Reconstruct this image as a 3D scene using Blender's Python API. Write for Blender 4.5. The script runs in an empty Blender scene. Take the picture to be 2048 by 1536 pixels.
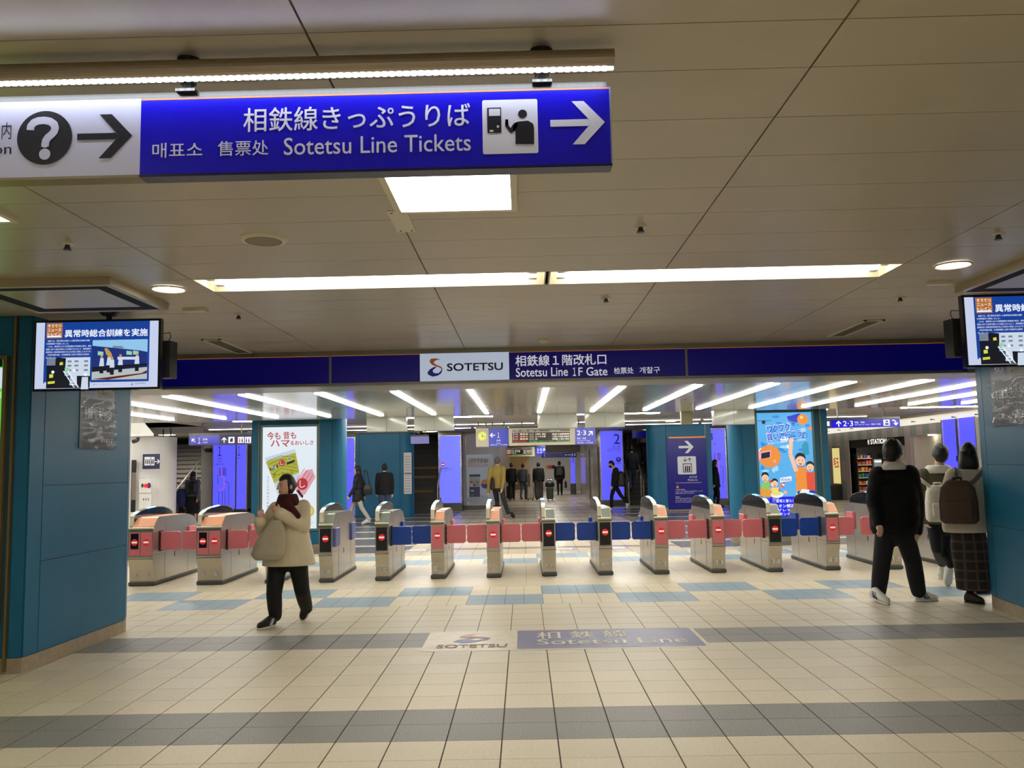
import bpy, math, random
from mathutils import Vector as V, Matrix
random.seed(7)
SC = bpy.context.scene
COL = SC.collection
# ---------------------------------------------------------------- camera
F, YAW, PIT, ROL, H = 1701.835, -0.0120626, 0.0960652, -0.0199615, 1.512973
cy_, sy_, cp_, sp_, cr_, sr_ = math.cos(YAW), math.sin(YAW), math.cos(PIT), math.sin(PIT), math.cos(ROL), math.sin(ROL)
FW = V((sy_*cp_, cy_*cp_, sp_)); r0 = V((cy_, -sy_, 0)); u0 = r0.cross(FW)
RT = r0*cr_ + u0*sr_; UP = u0*cr_ - r0*sr_
CAM = V((0, 0, H))
cd = bpy.data.cameras.new('camera'); cam = bpy.data.objects.new('camera', cd); COL.objects.link(cam)
cd.sensor_width = 36; cd.lens = 36*F/2048; cd.clip_start = 0.05; cd.clip_end = 200
M = Matrix((RT, UP, -FW)).transposed().to_4x4(); M.translation = CAM
cam.matrix_world = M
SC.camera = cam
# ---------------------------------------------------------------- world, exposure
wd = bpy.data.worlds.new('world'); SC.world = wd; wd.use_nodes = True
wd.node_tree.nodes['Background'].inputs[0].default_value = (1, .92, .8, 1)
wd.node_tree.nodes['Background'].inputs[1].default_value = 0.05
SC.view_settings.view_transform = 'Standard'; SC.view_settings.look = 'None'
SC.view_settings.gamma = 1; SC.view_settings.use_curve_mapping = False
SC.view_settings.exposure = 0.0
SC.cycles.use_denoising = True
SC.cycles.max_bounces = 8
SC.cycles.sample_clamp_indirect = 6
E_STRIP, E_PANEL, E_DOWN, E_HALL, E_CROSS, E_BLUE, E_POSTER, E_SCREEN, E_SIGN, E_LED = 9, 12, 12, 17, 8, 1.0, 1.0, .95, .8, 12

# ---------------------------------------------------------------- pixel helpers (measured from the photograph)
def ray(x, y): return FW + RT*((x-1024)/F) - UP*((y-768)/F)
def at(x, y, Y): d = ray(x, y); return CAM + d*(Y/d.y)            # point of pixel at depth Y
def flr(x, y, z=0): d = ray(x, y); return CAM + d*((z-H)/d.z)      # point of pixel on a level plane

# ---------------------------------------------------------------- materials
def lin(h):
    if isinstance(h, str):
        h = [int(h[i:i+2], 16)/255 for i in (0, 2, 4)]
        h = [c/12.92 if c <= .04045 else ((c+.055)/1.055)**2.4 for c in h]
    return (*h, 1)
MATS = {}
def mat(name, col, rough=.5, metal=0, emit=0, ecol=None, noise=0, nscale=30, bump=0, bscale=80, wave=0, spec=None, coat=0, rand=0, stretch=None, alpha=1):
    if name in MATS: return MATS[name]
    m = bpy.data.materials.new(name); m.use_nodes = True; nt = m.node_tree; b = nt.nodes['Principled BSDF']
    c = lin(col)
    b.inputs['Base Color'].default_value = c; b.inputs['Roughness'].default_value = rough; b.inputs['Metallic'].default_value = metal
    if spec is not None: b.inputs['Specular IOR Level'].default_value = spec
    if coat: b.inputs['Coat Weight'].default_value = coat; b.inputs['Coat Roughness'].default_value = .05
    if emit:
        b.inputs['Emission Color'].default_value = lin(ecol or col); b.inputs['Emission Strength'].default_value = emit
    tc = None
    def coords(sc=None):
        nonlocal tc
        if tc is None: tc = nt.nodes.new('ShaderNodeNewGeometry') if not stretch else nt.nodes.new('ShaderNodeTexCoord')
        o = tc.outputs['Position'] if not stretch else tc.outputs['Object']
        if stretch:
            mp = nt.nodes.new('ShaderNodeMapping'); mp.inputs['Scale'].default_value = stretch; nt.links.new(o, mp.inputs[0]); o = mp.outputs[0]
        return o
    if noise or rand:
        hsv = nt.nodes.new('ShaderNodeHueSaturation'); hsv.inputs['Color'].default_value = c
        val = None
        if noise:
            nz = nt.nodes.new('ShaderNodeTexNoise'); nz.inputs['Scale'].default_value = nscale; nz.inputs['Detail'].default_value = 4
            nt.links.new(coords(), nz.inputs['Vector'])
            mr = nt.nodes.new('ShaderNodeMapRange'); mr.inputs[1].default_value = .3; mr.inputs[2].default_value = .7
            mr.inputs[3].default_value = 1-noise; mr.inputs[4].default_value = 1+noise
            nt.links.new(nz.outputs[0], mr.inputs[0]); val = mr.outputs[0]
        if rand:
            oi = nt.nodes.new('ShaderNodeObjectInfo'); mr2 = nt.nodes.new('ShaderNodeMapRange'); mr2.inputs[3].default_value = 1-rand; mr2.inputs[4].default_value = 1+rand
            nt.links.new(oi.outputs['Random'], mr2.inputs[0])
            if val is None: val = mr2.outputs[0]
            else:
                mm = nt.nodes.new('ShaderNodeMath'); mm.operation = 'MULTIPLY'; nt.links.new(val, mm.inputs[0]); nt.links.new(mr2.outputs[0], mm.inputs[1]); val = mm.outputs[0]
        nt.links.new(val, hsv.inputs['Value']); nt.links.new(hsv.outputs[0], b.inputs['Base Color'])
    if bump:
        nz = nt.nodes.new('ShaderNodeTexNoise'); nz.inputs['Scale'].default_value = bscale; nz.inputs['Detail'].default_value = 3
        nt.links.new(coords(), nz.inputs['Vector'])
        bp = nt.nodes.new('ShaderNodeBump'); bp.inputs['Strength'].default_value = bump; bp.inputs['Distance'].default_value = .01
        nt.links.new(nz.outputs[0], bp.inputs['Height']); nt.links.new(bp.outputs[0], b.inputs['Normal'])
    if wave:
        wv = nt.nodes.new('ShaderNodeTexWave'); wv.wave_type = 'BANDS'; wv.bands_direction = 'Z'; wv.inputs['Scale'].default_value = wave; wv.inputs['Distortion'].default_value = 1.5
        nt.links.new(coords(), wv.inputs['Vector'])
        bp = nt.nodes.new('ShaderNodeBump'); bp.inputs['Strength'].default_value = .5; bp.inputs['Distance'].default_value = .03
        nt.links.new(wv.outputs[1], bp.inputs['Height']); nt.links.new(bp.outputs[0], b.inputs['Normal'])
    if alpha < 1: b.inputs['Alpha'].default_value = alpha
    MATS[name] = m; return m
def glow(name, col, s=1.0):
    if name in MATS: return MATS[name]
    m = bpy.data.materials.new(name); m.use_nodes = True; nt = m.node_tree; b = nt.nodes['Principled BSDF']
    b.inputs['Base Color'].default_value = (.02, .02, .02, 1); b.inputs['Roughness'].default_value = .25
    b.inputs['Emission Color'].default_value = lin(col); b.inputs['Emission Strength'].default_value = s
    MATS[name] = m; return m

TILE = mat('cream tile', 'd2c7ae', .46, noise=.07, nscale=55, rand=.045, spec=.35)
TILEG = mat('grey tile', '83807c', .46, noise=.3, nscale=90, rand=.05, spec=.35)
TILEB = mat('pale blue tile', '8ba2b2', .42, noise=.06, nscale=30, rand=.05, spec=.35)
TILEP = mat('far cream tile', 'cfc2ad', .28, noise=.05, nscale=20)
TILED = mat('far dark grey tile', '63656c', .25, noise=.08, nscale=20)
TILES_ = mat('far brown stripe tile', '8d7f74', .28, noise=.05, nscale=20)
SLAB = mat('beige slab', 'c6bba4', .42, noise=.06, nscale=6, spec=.35)
GROUT = mat('grout', '4b453b', .8)
CEIL = mat('ceiling board', 'b3a993', .33, noise=.03, nscale=3, rand=.02, spec=.6)
CEILD = mat('ceiling void', '241f18', .9)
HALLC = mat('glossy hall ceiling', 'd2cfc4', .11, noise=.03, nscale=1.2, spec=.9)
HALLF = mat('far ceiling', 'a8a49a', .5, noise=.03, nscale=2)
TEAL = mat('teal enamel panel', '136488', .4, noise=.06, nscale=2.5, spec=.35)
TEALD = mat('dark teal enamel', '1c566e', .42, noise=.06, nscale=2.5, spec=.35)
BRONZE = mat('bronze trim', '8a7a58', .35, .7)
SKIRT = mat('stone skirting', '9c8c74', .5, noise=.12, nscale=20)
STEEL = mat('brushed stainless', 'bdb6ab', .27, .88, noise=.05, nscale=4, stretch=(3, 3, 60))
STEELD = mat('dark steel', '55554f', .35, .9)
RUBBER = mat('dark rubber', '4c4d4c', .6)
BLACK = mat('matt black', '0c0c0d', .5)
BLACKG = mat('gloss black', '0e1014', .12, coat=.3)
ALU = mat('aluminium', '9a9080', .3, .85)
CREAMP = mat('cream paint', 'd8d0b8', .4)
WHITEP = mat('white paint', 'd9d6d2', .45)
PINK = mat('pink enamel', 'd8747c', .38, noise=.04, nscale=6)
ORANGE = mat('salmon display', 'e09a74', .35)
GREYG = mat('grey green display', '6d7568', .3)
BLUEF = mat('blue flap', '12409c', .32)
BLUES = mat('periwinkle stowed flap', '5a68a8', .35)
REDS = mat('red sign', 'd81f28', .4, emit=.25)
WHITES = mat('white sign bar', 'f4f0e8', .4, emit=.35)
NAVY = mat('navy sign face', '0d0670', .28, emit=.08, ecol='1408b0', spec=.35)
NAVYD = mat('dark navy sign face', '20234a', .35)
SIGNB = mat('royal blue sign face', '1208c8', .22)
SIGNW = mat('white sign face', 'd4d4e6', .22)
LETW = mat('white lettering', 'e9eaf4', .3)
LETW2 = mat('lit white lettering', 'e9eaf8', .3, emit=.45)
INK = mat('black ink', '15151c', .4)
INKB = mat('blue ink', '1a12a8', .4, emit=.06)
ORL = mat('orange line', 'e0873a', .35, emit=.15)
BULB = glow('fluorescent tube', (1, .95, .86), E_STRIP)
PANELL = glow('light panel', (1, .96, .86), E_PANEL)
DOWNL = glow('downlight lens', (1, .94, .82), E_DOWN)
HALLL = glow('hall tube', (1, .97, .88), E_HALL)
FARL = glow('added far hall tube', (1, .97, .9), 95)
CORL = glow('added corridor lamp', (1, .97, .9), 45)
STAIRL = glow('added stair lamp', (1, .97, .9), 110)
CROSSL = glow('cross tube', (1, .97, .88), E_CROSS)
LEDL = glow('led strip', (.62, .66, 1), E_LED)
VIOL = glow('violet lightbox', (.11, .105, 1.0), E_BLUE*1.0)
VIOL2 = glow('bright violet lightbox', (.16, .18, 1.0), E_BLUE*1.05)
TROUGH = glow('cove light', (1, .94, .78), .85)

# ---------------------------------------------------------------- mesh builder
class MB:
    def __init__(s): s.v = []; s.f = []; s.m = []; s.mats = []; s.sm = False
    def mi(s, m):
        if m not in s.mats: s.mats.append(m)
        return s.mats.index(m)
    def add(s, vs, fs, m):
        n = len(s.v); s.v += [tuple(p) for p in vs]; i = s.mi(m)
        for f in fs: s.f.append([n+k for k in f]); s.m.append(i)
        return s
    def box(s, x0, y0, z0, x1, y1, z1, m, T=None):
        vs = [V((x, y, z)) for x in (x0, x1) for y in (y0, y1) for z in (z0, z1)]
        if T: vs = [T @ p for p in vs]
        return s.add(vs, [(0, 1, 3, 2), (4, 6, 7, 5), (0, 4, 5, 1), (2, 3, 7, 6), (0, 2, 6, 4), (1, 5, 7, 3)], m)
    def bev(s, x0, y0, z0, x1, y1, z1, m, b=.01, T=None):   # box with chamfered vertical + top edges (rounded slab in XZ or XY)
        pr = [(x0+b, y0), (x1-b, y0), (x1, y0+b), (x1, y1-b), (x1-b, y1), (x0+b, y1), (x0, y1-b), (x0, y0+b)]
        n = 8; c = ((x0+x1)/2, (y0+y1)/2)
        def ring(z, k): return [V((c[0]+(x-c[0])*(1-k*b/max(.001, x1-c[0])), c[1]+(y-c[1])*(1-k*b/max(.001, y1-c[1])), z)) for x, y in pr]
        vs = ring(z0, 1)+ring(z0+b, 0)+ring(z1-b, 0)+ring(z1, 1)
        if T: vs = [T @ p for p in vs]
        fs = [tuple(range(n-1, -1, -1)), tuple(range(3*n, 4*n))]
        for k in range(3):
            for i in range(n): j = (i+1) % n; fs.append((k*n+i, k*n+j, (k+1)*n+j, (k+1)*n+i))
        return s.add(vs, fs, m)
    def prism(s, prof, x0, x1, m, axis='x', T=None):        # profile (a,b) extruded along an axis
        n = len(prof); vs = []
        for x in (x0, x1):
            for a, b in prof: vs.append(V((x, a, b)) if axis == 'x' else V((a, x, b)) if axis == 'y' else V((a, b, x)))
        if T: vs = [T @ p for p in vs]
        fs = [tuple(range(n))[::-1], tuple(range(n, 2*n))]+[(i, (i+1) % n, n+(i+1) % n, n+i) for i in range(n)]
        return s.add(vs, fs, m)
    def cyl(s, a, b, ra, rb, m, n=14, caps=True):
        a, b = V(a), V(b); d = (b-a).normalized(); q = d.orthogonal().normalized(); w = d.cross(q); vs = []
        for c, r in ((a, ra), (b, rb)):
            for i in range(n): t = 2*math.pi*i/n; vs.append(c+(q*math.cos(t)+w*math.sin(t))*r)
        fs = [(i, (i+1) % n, n+(i+1) % n, n+i) for i in range(n)]
        if caps: fs += [tuple(range(n))[::-1], tuple(range(n, 2*n))]
        return s.add(vs, fs, m)
    def tube(s, pts, r, m, n=8):
        for a, b in zip(pts, pts[1:]): s.cyl(a, b, r, r, m, n)
        for p in pts[1:-1]: s.ball(p, (r, r, r), m, n, 4)
        return s
    def ball(s, c, r, m, n=14, k=8, R=None, fn=None):
        c = V(c); vs = []; R = R or Matrix.Identity(3)
        for j in range(k+1):
            ph = math.pi*j/k
            for i in range(n):
                t = 2*math.pi*i/n; d = V((math.sin(ph)*math.cos(t), math.sin(ph)*math.sin(t), math.cos(ph)))
                g = fn(d) if fn else 1
                vs.append(c+R @ V((d.x*r[0]*g, d.y*r[1]*g, d.z*r[2]*g)))
        fs = []
        for j in range(k):
            for i in range(n):
                i2 = (i+1) % n
                if j == 0: fs.append((i, n+i, n+i2))
                elif j == k-1: fs.append((j*n+i, (j+1)*n+i, j*n+i2))
                else: fs.append((j*n+i, (j+1)*n+i, (j+1)*n+i2, j*n+i2))
        return s.add(vs, fs, m)
    def limb(s, pts, rs, m, n=12):                          # chain of tapered segments with rounded joints
        for (a, b), (ra, rb) in zip(zip(pts, pts[1:]), zip(rs, rs[1:])): s.cyl(a, b, ra, rb, m, n)
        for p, r in zip(pts, rs): s.ball(p, (r, r, r), m, n, 6)
        return s
    def loft(s, rings, m, n=20, e=1.0):                     # rings: (centre, right axis, forward axis, rx, ry)
        vs = []
        for c, ax, ay, rx, ry in rings:
            for i in range(n):
                t = 2*math.pi*i/n; cx, sx = math.cos(t), math.sin(t)
                vs.append(V(c)+ax*(math.copysign(abs(cx)**e, cx)*rx)+ay*(math.copysign(abs(sx)**e, sx)*ry))
        k = len(rings); fs = [tuple(range(n))[::-1], tuple(range((k-1)*n, k*n))]
        for j in range(k-1):
            for i in range(n): i2 = (i+1) % n; fs.append((j*n+i, j*n+i2, (j+1)*n+i2, (j+1)*n+i))
        return s.add(vs, fs, m)
    def mesh(s, name):
        me = bpy.data.meshes.new(name); me.from_pydata(s.v, [], s.f)
        for m in s.mats: me.materials.append(m)
        me.polygons.foreach_set('material_index', s.m)
        if s.sm: me.polygons.foreach_set('use_smooth', [True]*len(s.f))
        me.update(); return me
    def obj(s, name, parent=None, smooth=False, org=None, fix=False):
        s.sm = smooth
        if org is not None: s.v = [(x-org[0], y-org[1], z-org[2]) for x, y, z in s.v]
        me = s.mesh(name)
        if fix:
            import bmesh
            bm = bmesh.new(); bm.from_mesh(me); bmesh.ops.recalc_face_normals(bm, faces=bm.faces); bm.to_mesh(me); bm.free()
        o = bpy.data.objects.new(name, me); COL.objects.link(o)
        if org is not None: o.location = org
        if parent: o.parent = parent
        return o
def tag(o, label=None, cat=None, group=None, kind=None):
    if label: o['label'] = label
    if cat: o['category'] = cat
    if group: o['group'] = group
    if kind: o['kind'] = kind
    return o
def thing(name, label, cat, loc=(0, 0, 0), rz=0, group=None):
    o = bpy.data.objects.new(name, None); COL.objects.link(o); o.location = loc; o.rotation_euler = (0, 0, rz); o.empty_display_size = .1
    return tag(o, label, cat, group)
def inst(name, me, parent, loc, scale=None):
    o = bpy.data.objects.new(name, me); COL.objects.link(o); o.location = loc
    if scale: o.scale = scale
    if parent: o.parent = parent
    return o
def put(child, root):                                       # child built in world space under a moved root
    child.parent = root; child.matrix_parent_inverse = (Matrix.Translation(root.location) @ root.rotation_euler.to_matrix().to_4x4()).inverted(); return child

# ---------------------------------------------------------------- lettering and flat print
TCACHE = {}
def textmesh(s, off=0.0):
    k = s
    if k not in TCACHE:
        cu = bpy.data.curves.new('t', 'FONT'); cu.body = s; cu.resolution_u = 3
        o = bpy.data.objects.new('t', cu); me = bpy.data.meshes.new_from_object(o)
        vs = [(v.co.x, v.co.y) for v in me.vertices]; fs = [list(p.vertices) for p in me.polygons]
        bpy.data.objects.remove(o); bpy.data.curves.remove(cu); bpy.data.meshes.remove(me)
        TCACHE[k] = (vs, fs)
    return TCACHE[k]
class Board:
    """A flat printed face: origin o, axes ex (right) and ez (up), print stands proud along n in steps."""
    def __init__(s, o, ex, ez, step=.0008):
        s.o, s.ex, s.ez = V(o), V(ex).normalized(), V(ez).normalized(); s.n = s.ex.cross(s.ez) ; s.step = step; s.parts = {}; s.k = 0
    def px(s, x, y):
        d = ray(x, y); t = (s.o-CAM).dot(s.n)/d.dot(s.n); p = CAM+d*t-s.o; return p.dot(s.ex), p.dot(s.ez)
    def w(s, u, v, l): return s.o+s.ex*u+s.ez*v+s.n*(s.step*l)
    def mb(s, part): return s.parts.setdefault(part, MB())
    def poly(s, pts, m, l=1, part='print'):
        s.mb(part).add([s.w(u, v, l) for u, v in pts], [tuple(range(len(pts)))], m)
    def rect(s, u0, v0, u1, v1, m, l=1, part='print'): s.poly([(u0, v0), (u1, v0), (u1, v1), (u0, v1)], m, l, part)
    def rrect(s, u0, v0, u1, v1, r, m, l=1, part='print'):
        pts = []
        for cx, cy, a in ((u1-r, v0+r, -90), (u1-r, v1-r, 0), (u0+r, v1-r, 90), (u0+r, v0+r, 180)):
            for k in range(5): t = math.radians(a+k*22.5); pts.append((cx+r*math.cos(t), cy+r*math.sin(t)))
        s.poly(pts, m, l, part)
    def disc(s, u, v, r, m, l=1, part='print', n=24, ry=None):
        s.poly([(u+r*math.cos(2*math.pi*i/n), v+(ry or r)*math.sin(2*math.pi*i/n)) for i in range(n)], m, l, part)
    def bar(s, pts, w, m, l=1, part='print'):
        for (a, b), (c, d) in zip(pts, pts[1:]):
            L = math.hypot(c-a, d-b) or 1; nx, ny = -(d-b)/L*w/2, (c-a)/L*w/2
            s.poly([(a-nx, b-ny), (c-nx, d-ny), (c+nx, d+ny), (a+nx, b+ny)], m, l, part)
    def arrow(s, u, v, size, ang, m, l=1, part='arrow', w=.16):
        """straight arrow centred at u,v"""
        c, q = math.cos(ang), math.sin(ang)
        if part == 'arrow': s.k += 1; part = 'arrow#%d' % s.k
        def R(p): return (u+(p[0]*c-p[1]*q)*size, v+(p[0]*q+p[1]*c)*size)
        k = w/2
        P = [s.w(*R(p), l) for p in ((-.5, -k), (.26-k, -k), (.26, 0), (.26-k, k), (-.5, k), (.5, 0), (.12, .41), (-.1, .41), (-.1, -.41), (.12, -.41))]
        s.mb(part).add(P, [(0, 1, 2, 3, 4), (2, 5, 6, 7), (2, 8, 9, 5)], m)
    def text(s, t, u0, v0, u1, v1, m, l=2, part='lettering', off=0.0, rot=0):
        vs, fs = textmesh(t, off)
        if not vs: return
        x0 = min(p[0] for p in vs); x1 = max(p[0] for p in vs); y0 = min(p[1] for p in vs); y1 = max(p[1] for p in vs)
        e = off*1.1; sx = (u1-u0)/max(1e-6, x1-x0+e); sy = (v1-v0)/max(1e-6, y1-y0+e); c, q = math.cos(rot), math.sin(rot)
        if part == 'lettering': s.k += 1; part = 'lettering#%d' % s.k
        for i_, (dx, dy) in enumerate(((0, 0), (e, 0), (0, e), (e, e)) if off else ((0, 0),)):       # heavier strokes: the outline printed again a hair to the side
            P = []
            for x, y in vs:
                a, b = (x-x0+dx)*sx, (y-y0+dy)*sy
                P.append(s.w(u0+a*c-b*q, v0+a*q+b*c, l+.22*i_))
            s.mb(part).add(P, fs, m)
    def tpx(s, t, x0, yt, yb, x1, m, l=2, part='lettering', off=0.0):     # box from photograph pixels (left end)
        u0, v0 = s.px(x0, yb); _, v1 = s.px(x0, yt); u1, _ = s.px(x1, yb); s.text(t, u0, v0, u1, v1, m, l, part, off)
    def rpx(s, x0, yt, x1, yb, m, l=1, part='print', r=0):
        u0, v0 = s.px(x0, yb); _, v1 = s.px(x0, yt); u1, _ = s.px(x1, yb)
        if r: s.rrect(u0, v0, u1, v1, r, m, l, part)
        else: s.rect(u0, v0, u1, v1, m, l, part)
    def done(s, root, only=None):
        out = {}
        for k, mb in s.parts.items():
            o = mb.obj(k.split('#')[0]); put(o, root) if root else None; out[k] = o
        s.parts = {}
        return out
X_, Z_ = V((1, 0, 0)), V((0, 0, 1))
# ================================================================ SETTING
ZC, ZH, ZF = 2.785, 2.42, 2.75          # front hall, gate hall, far hall ceiling heights
mb = MB(); mb.box(-14, -4.5, -.12, 14, 64, -.005, GROUT); floor = tag(mb.obj('floor'), kind='structure')
OX, OY, T = -.7738, 4.8924, .31
def tile_mesh(w, d, m, g=.004, gy=.002):
    b = MB(); b.add([(-w/2+g, -d/2+gy, 0), (w/2-g, -d/2+gy, 0), (w/2-g, d/2-gy, 0), (-w/2+g, d/2-gy, 0), (-w/2+g, -d/2+gy, -.006), (w/2-g, -d/2+gy, -.006), (w/2-g, d/2-gy, -.006), (-w/2+g, d/2-gy, -.006)],
                    [(0, 1, 2, 3), (0, 4, 5, 1), (1, 5, 6, 2), (2, 6, 7, 3), (3, 7, 4, 0)], m); return b.mesh('tile')
TM = {TILE: tile_mesh(T, T, TILE), TILEG: tile_mesh(T, T, TILEG)}
class Field(MB):
    def tile(s, x0, y0, x1, y1, m, g=.003):
        s.add([(x0+g, y0+g, 0), (x1-g, y0+g, 0), (x1-g, y1-g, 0), (x0+g, y1-g, 0)], [(0, 1, 2, 3)], m)
grey_rows = {0, 1, 8, 9}
cand = []
for v in range(-4, 15):
    for u in range(-22, 26):
        x, y = OX+(u+.5)*T, OY+(v+.5)*T
        cand.append((v, u, x, y))
near = []; field = Field()
for v, u, x, y in cand:
    half = .605*y+.2
    vis = -half < x < half and v >= -2 and not (x < -3.95 and 6.4 < y < 8.6) and not (x > 4.75 and y < 8.9)
    if vis and len(near) < 298:
        near.append((v, u)); inst('tile', TM[TILEG if v in grey_rows else TILE], floor, (x, y, 0))
    else: field.tile(x-T/2, y-T/2, x+T/2, y+T/2, TILEG if v in grey_rows else TILE)
YA = OY+15*T                                                  # 9.542 first chequer row
W_ = .2145
def chequer(y0, rows, depth, ph):
    for r in range(rows):
        for sub in range(2):
            a = y0+r*depth+sub*depth/2
            for i in range(-40, 42):
                x = ph+i*W_
                blue = ((i//4)+r) % 2 == 0
                field.tile(x, a, x+W_, a+depth/2, TILEB if blue else TILE, .002)
chequer(YA, 2, .71, flr(937, 1196).x-8*W_)
chequer(13.5, 2, .7, flr(937, 1196).x-8*W_)
Y1 = YA+1.42
for i in range(-6, 7):
    field.tile(i*2.1, Y1, (i+1)*2.1, 12.2, SLAB, .0015); field.tile(i*2.1, 12.2, (i+1)*2.1, 13.5, SLAB, .0015)
for v in range(-4, 15): pass
y = 14.9; j = 0
while y < 62:
    d = .31 if y < 32 else .62
    for i in range(-44 if d < .5 else -22, 44 if d < .5 else 22):
        x = i*d
        side = (-7 < x < -2.3 or 2.6 < x < 7) and 15.5 < y < 29
        if side: m = TILEP if j % 6 == 0 else TILED
        else: m = TILES_ if j % 6 == 3 else TILEP
        field.tile(x, y, x+d, y+d, m, .003)
    y += d; j += 1
for i in range(-22, 26):
    for k in range(12): field.tile(OX+i*T, OY-(5+k)*T, OX+(i+1)*T, OY-(4+k)*T, TILE)
fo = field.obj('tile_field', floor); tag(fo, kind='stuff')
# tactile paving strip in the far corridor
mb = MB()
for i in range(4):
    for k in range(40): mb.box(4.0+i*.09-1.15-.02*k, 22+k*.32, 0, 4.05+i*.09-1.15-.02*k, 22.28+k*.32, .006, TILES_)
tag(mb.obj('tactile_bars', floor), kind='stuff')

# ---- front ceiling of narrow boards
mb = MB(); mb.box(-7.2, -4.2, ZC+.012, 7.2, 5.515, ZC+.1, CEILD); mb.box(-7.2, 5.515, ZC+.202, 7.2, 5.935, ZC+.25, CEILD); mb.box(-7.2, 5.935, ZC+.012, 7.2, 9.2, ZC+.1, CEILD); ceiling = tag(mb.obj('ceiling'), kind='structure')
xe = [-.61+1.57*k for k in range(-5, 6)]
ye = [-4.2, -3.6]+[-3.13+.4*k for k in range(14)]+[2.37, 2.67, 3.07, 3.47, 3.87, 4.27, 4.69, 5.1, 5.52, 5.93]+[5.93+.396*k for k in range(1, 9)]
BM = {}
for a, b in zip(ye, ye[1:]):
    if b <= a+.01: continue
    for i in range(len(xe)-1):
        if abs(a-5.52) < .01 and 2 < i+0 and -2.3 < xe[i] < 2.4: continue
        k = round(b-a, 3)
        if k not in BM:
            q = MB(); q.box(-.785+.0035, -(b-a)/2+.0022, 0, .785-.0035, (b-a)/2-.0022, .013, CEIL); BM[k] = q.mesh('ceiling_board')
        inst('ceiling_board', BM[k], ceiling, (xe[i]+.785, (a+b)/2, ZC))
# ---- strip light recessed in the board row
def strip_unit(x0, x1, lab, y=5.725, z=ZC, lamp=None):
    t = thing('strip_light', lab, 'light', ((x0+x1)/2, y, z), group=None)
    w = (x1-x0)/2; b = MB()
    b.box(-w, -.205, .0, w, -.19, .20, CREAMP); b.box(-w, .19, 0, w, .205, .20, CREAMP); b.box(-w, -.205, 0, -w+.01, .205, .20, CREAMP); b.box(w-.01, -.205, 0, w, .205, .20, CREAMP)
    b.box(-w, -.205, .19, w, .205, .20, CREAMP); b.obj('housing', t)
    for s in (-1, 1):
        b = MB(); b.cyl((-w+.13, s*.094, .092), (w-.13, s*.094, .092), .088, .088, lamp or BULB, 14); b.obj('tube', t)
        b = MB(); b.box(-w+.06, s*.094-.03, .02, -w+.13, s*.094+.03, .14, WHITEP); b.box(w-.13, s*.094-.03, .02, w-.06, s*.094+.03, .14, WHITEP); b.obj('socket', t)
strip_unit(-2.18, .175, 'long recessed fluorescent light, unit nearer the bare white downlight by the left screen')
strip_unit(.195, 2.53, 'long recessed fluorescent light, unit ending beside the round downlight near the right screen')
for y, l in ((-.4, 'first row'), (-3.2, 'second row')):
    for x0, x1, m in ((-4.4, -.3, 'left half'), (.3, 4.4, 'right half')): strip_unit(x0, x1, 'long added fill light behind the viewer, %s, %s, out of the picture' % (l, m), y, ZC-.2, glow('added rear tube', (1, .95, .87), 13))  # unseen tubes added behind the viewer to light the people from the front
def panel_light(x, y, lab, s=.27):
    t = thing('panel_light', lab, 'light', (x, y, ZC)); b = MB()
    for q in ((-s-.03, -s-.03, s+.03, -s), (-s-.03, s, s+.03, s+.03), (-s-.03, -s, -s, s), (s, -s, s+.03, s)): b.box(q[0], q[1], -.022, q[2], q[3], 0, CREAMP)
    b.obj('frame', t); b = MB(); b.box(-s, -s, -.012, s, s, -.002, PANELL); b.obj('diffuser', t)
panel_light(-.305, 3.80, 'square white ceiling light panel just behind the blue ticket sign')
panel_light(-2.78, 3.80, 'square ceiling light panel cut off by the left picture edge under the help sign')
for x, y, l in ((2.2, .7, 'overhead to the right'), (-2.2, .7, 'overhead to the left')): panel_light(x, y, 'added square fill light panel %s, out of the picture' % l, .27)  # unseen panels added over the camera to brighten the front hall
def downlight(x, y, z, lab, r=.1, grp=None, lens=None):
    t = thing('downlight', lab, 'light', (x, y, z), group=grp); b = MB(); n = 20
    for i in range(n):
        a, c = 2*math.pi*i/n, 2*math.pi*(i+1)/n
        P = [V((math.cos(q)*rr, math.sin(q)*rr, zz)) for q in (a, c) for rr, zz in ((r*1.22, -.002), (r*1.1, -.012), (r, -.004))]
        b.add(P, [(0, 3, 4, 1), (1, 4, 5, 2)], CREAMP)
    b.obj('rim', t); b = MB(); b.cyl((0, 0, -.001), (0, 0, -.007), r, r, lens or DOWNL, n); b.obj('lens', t)
downlight(-2.436, 5.775, ZC, 'round lit downlight beside the dark air vent above the left screen')
downlight(2.873, 5.582, ZC, 'round lit downlight near the end of the strip light on the right')
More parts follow.
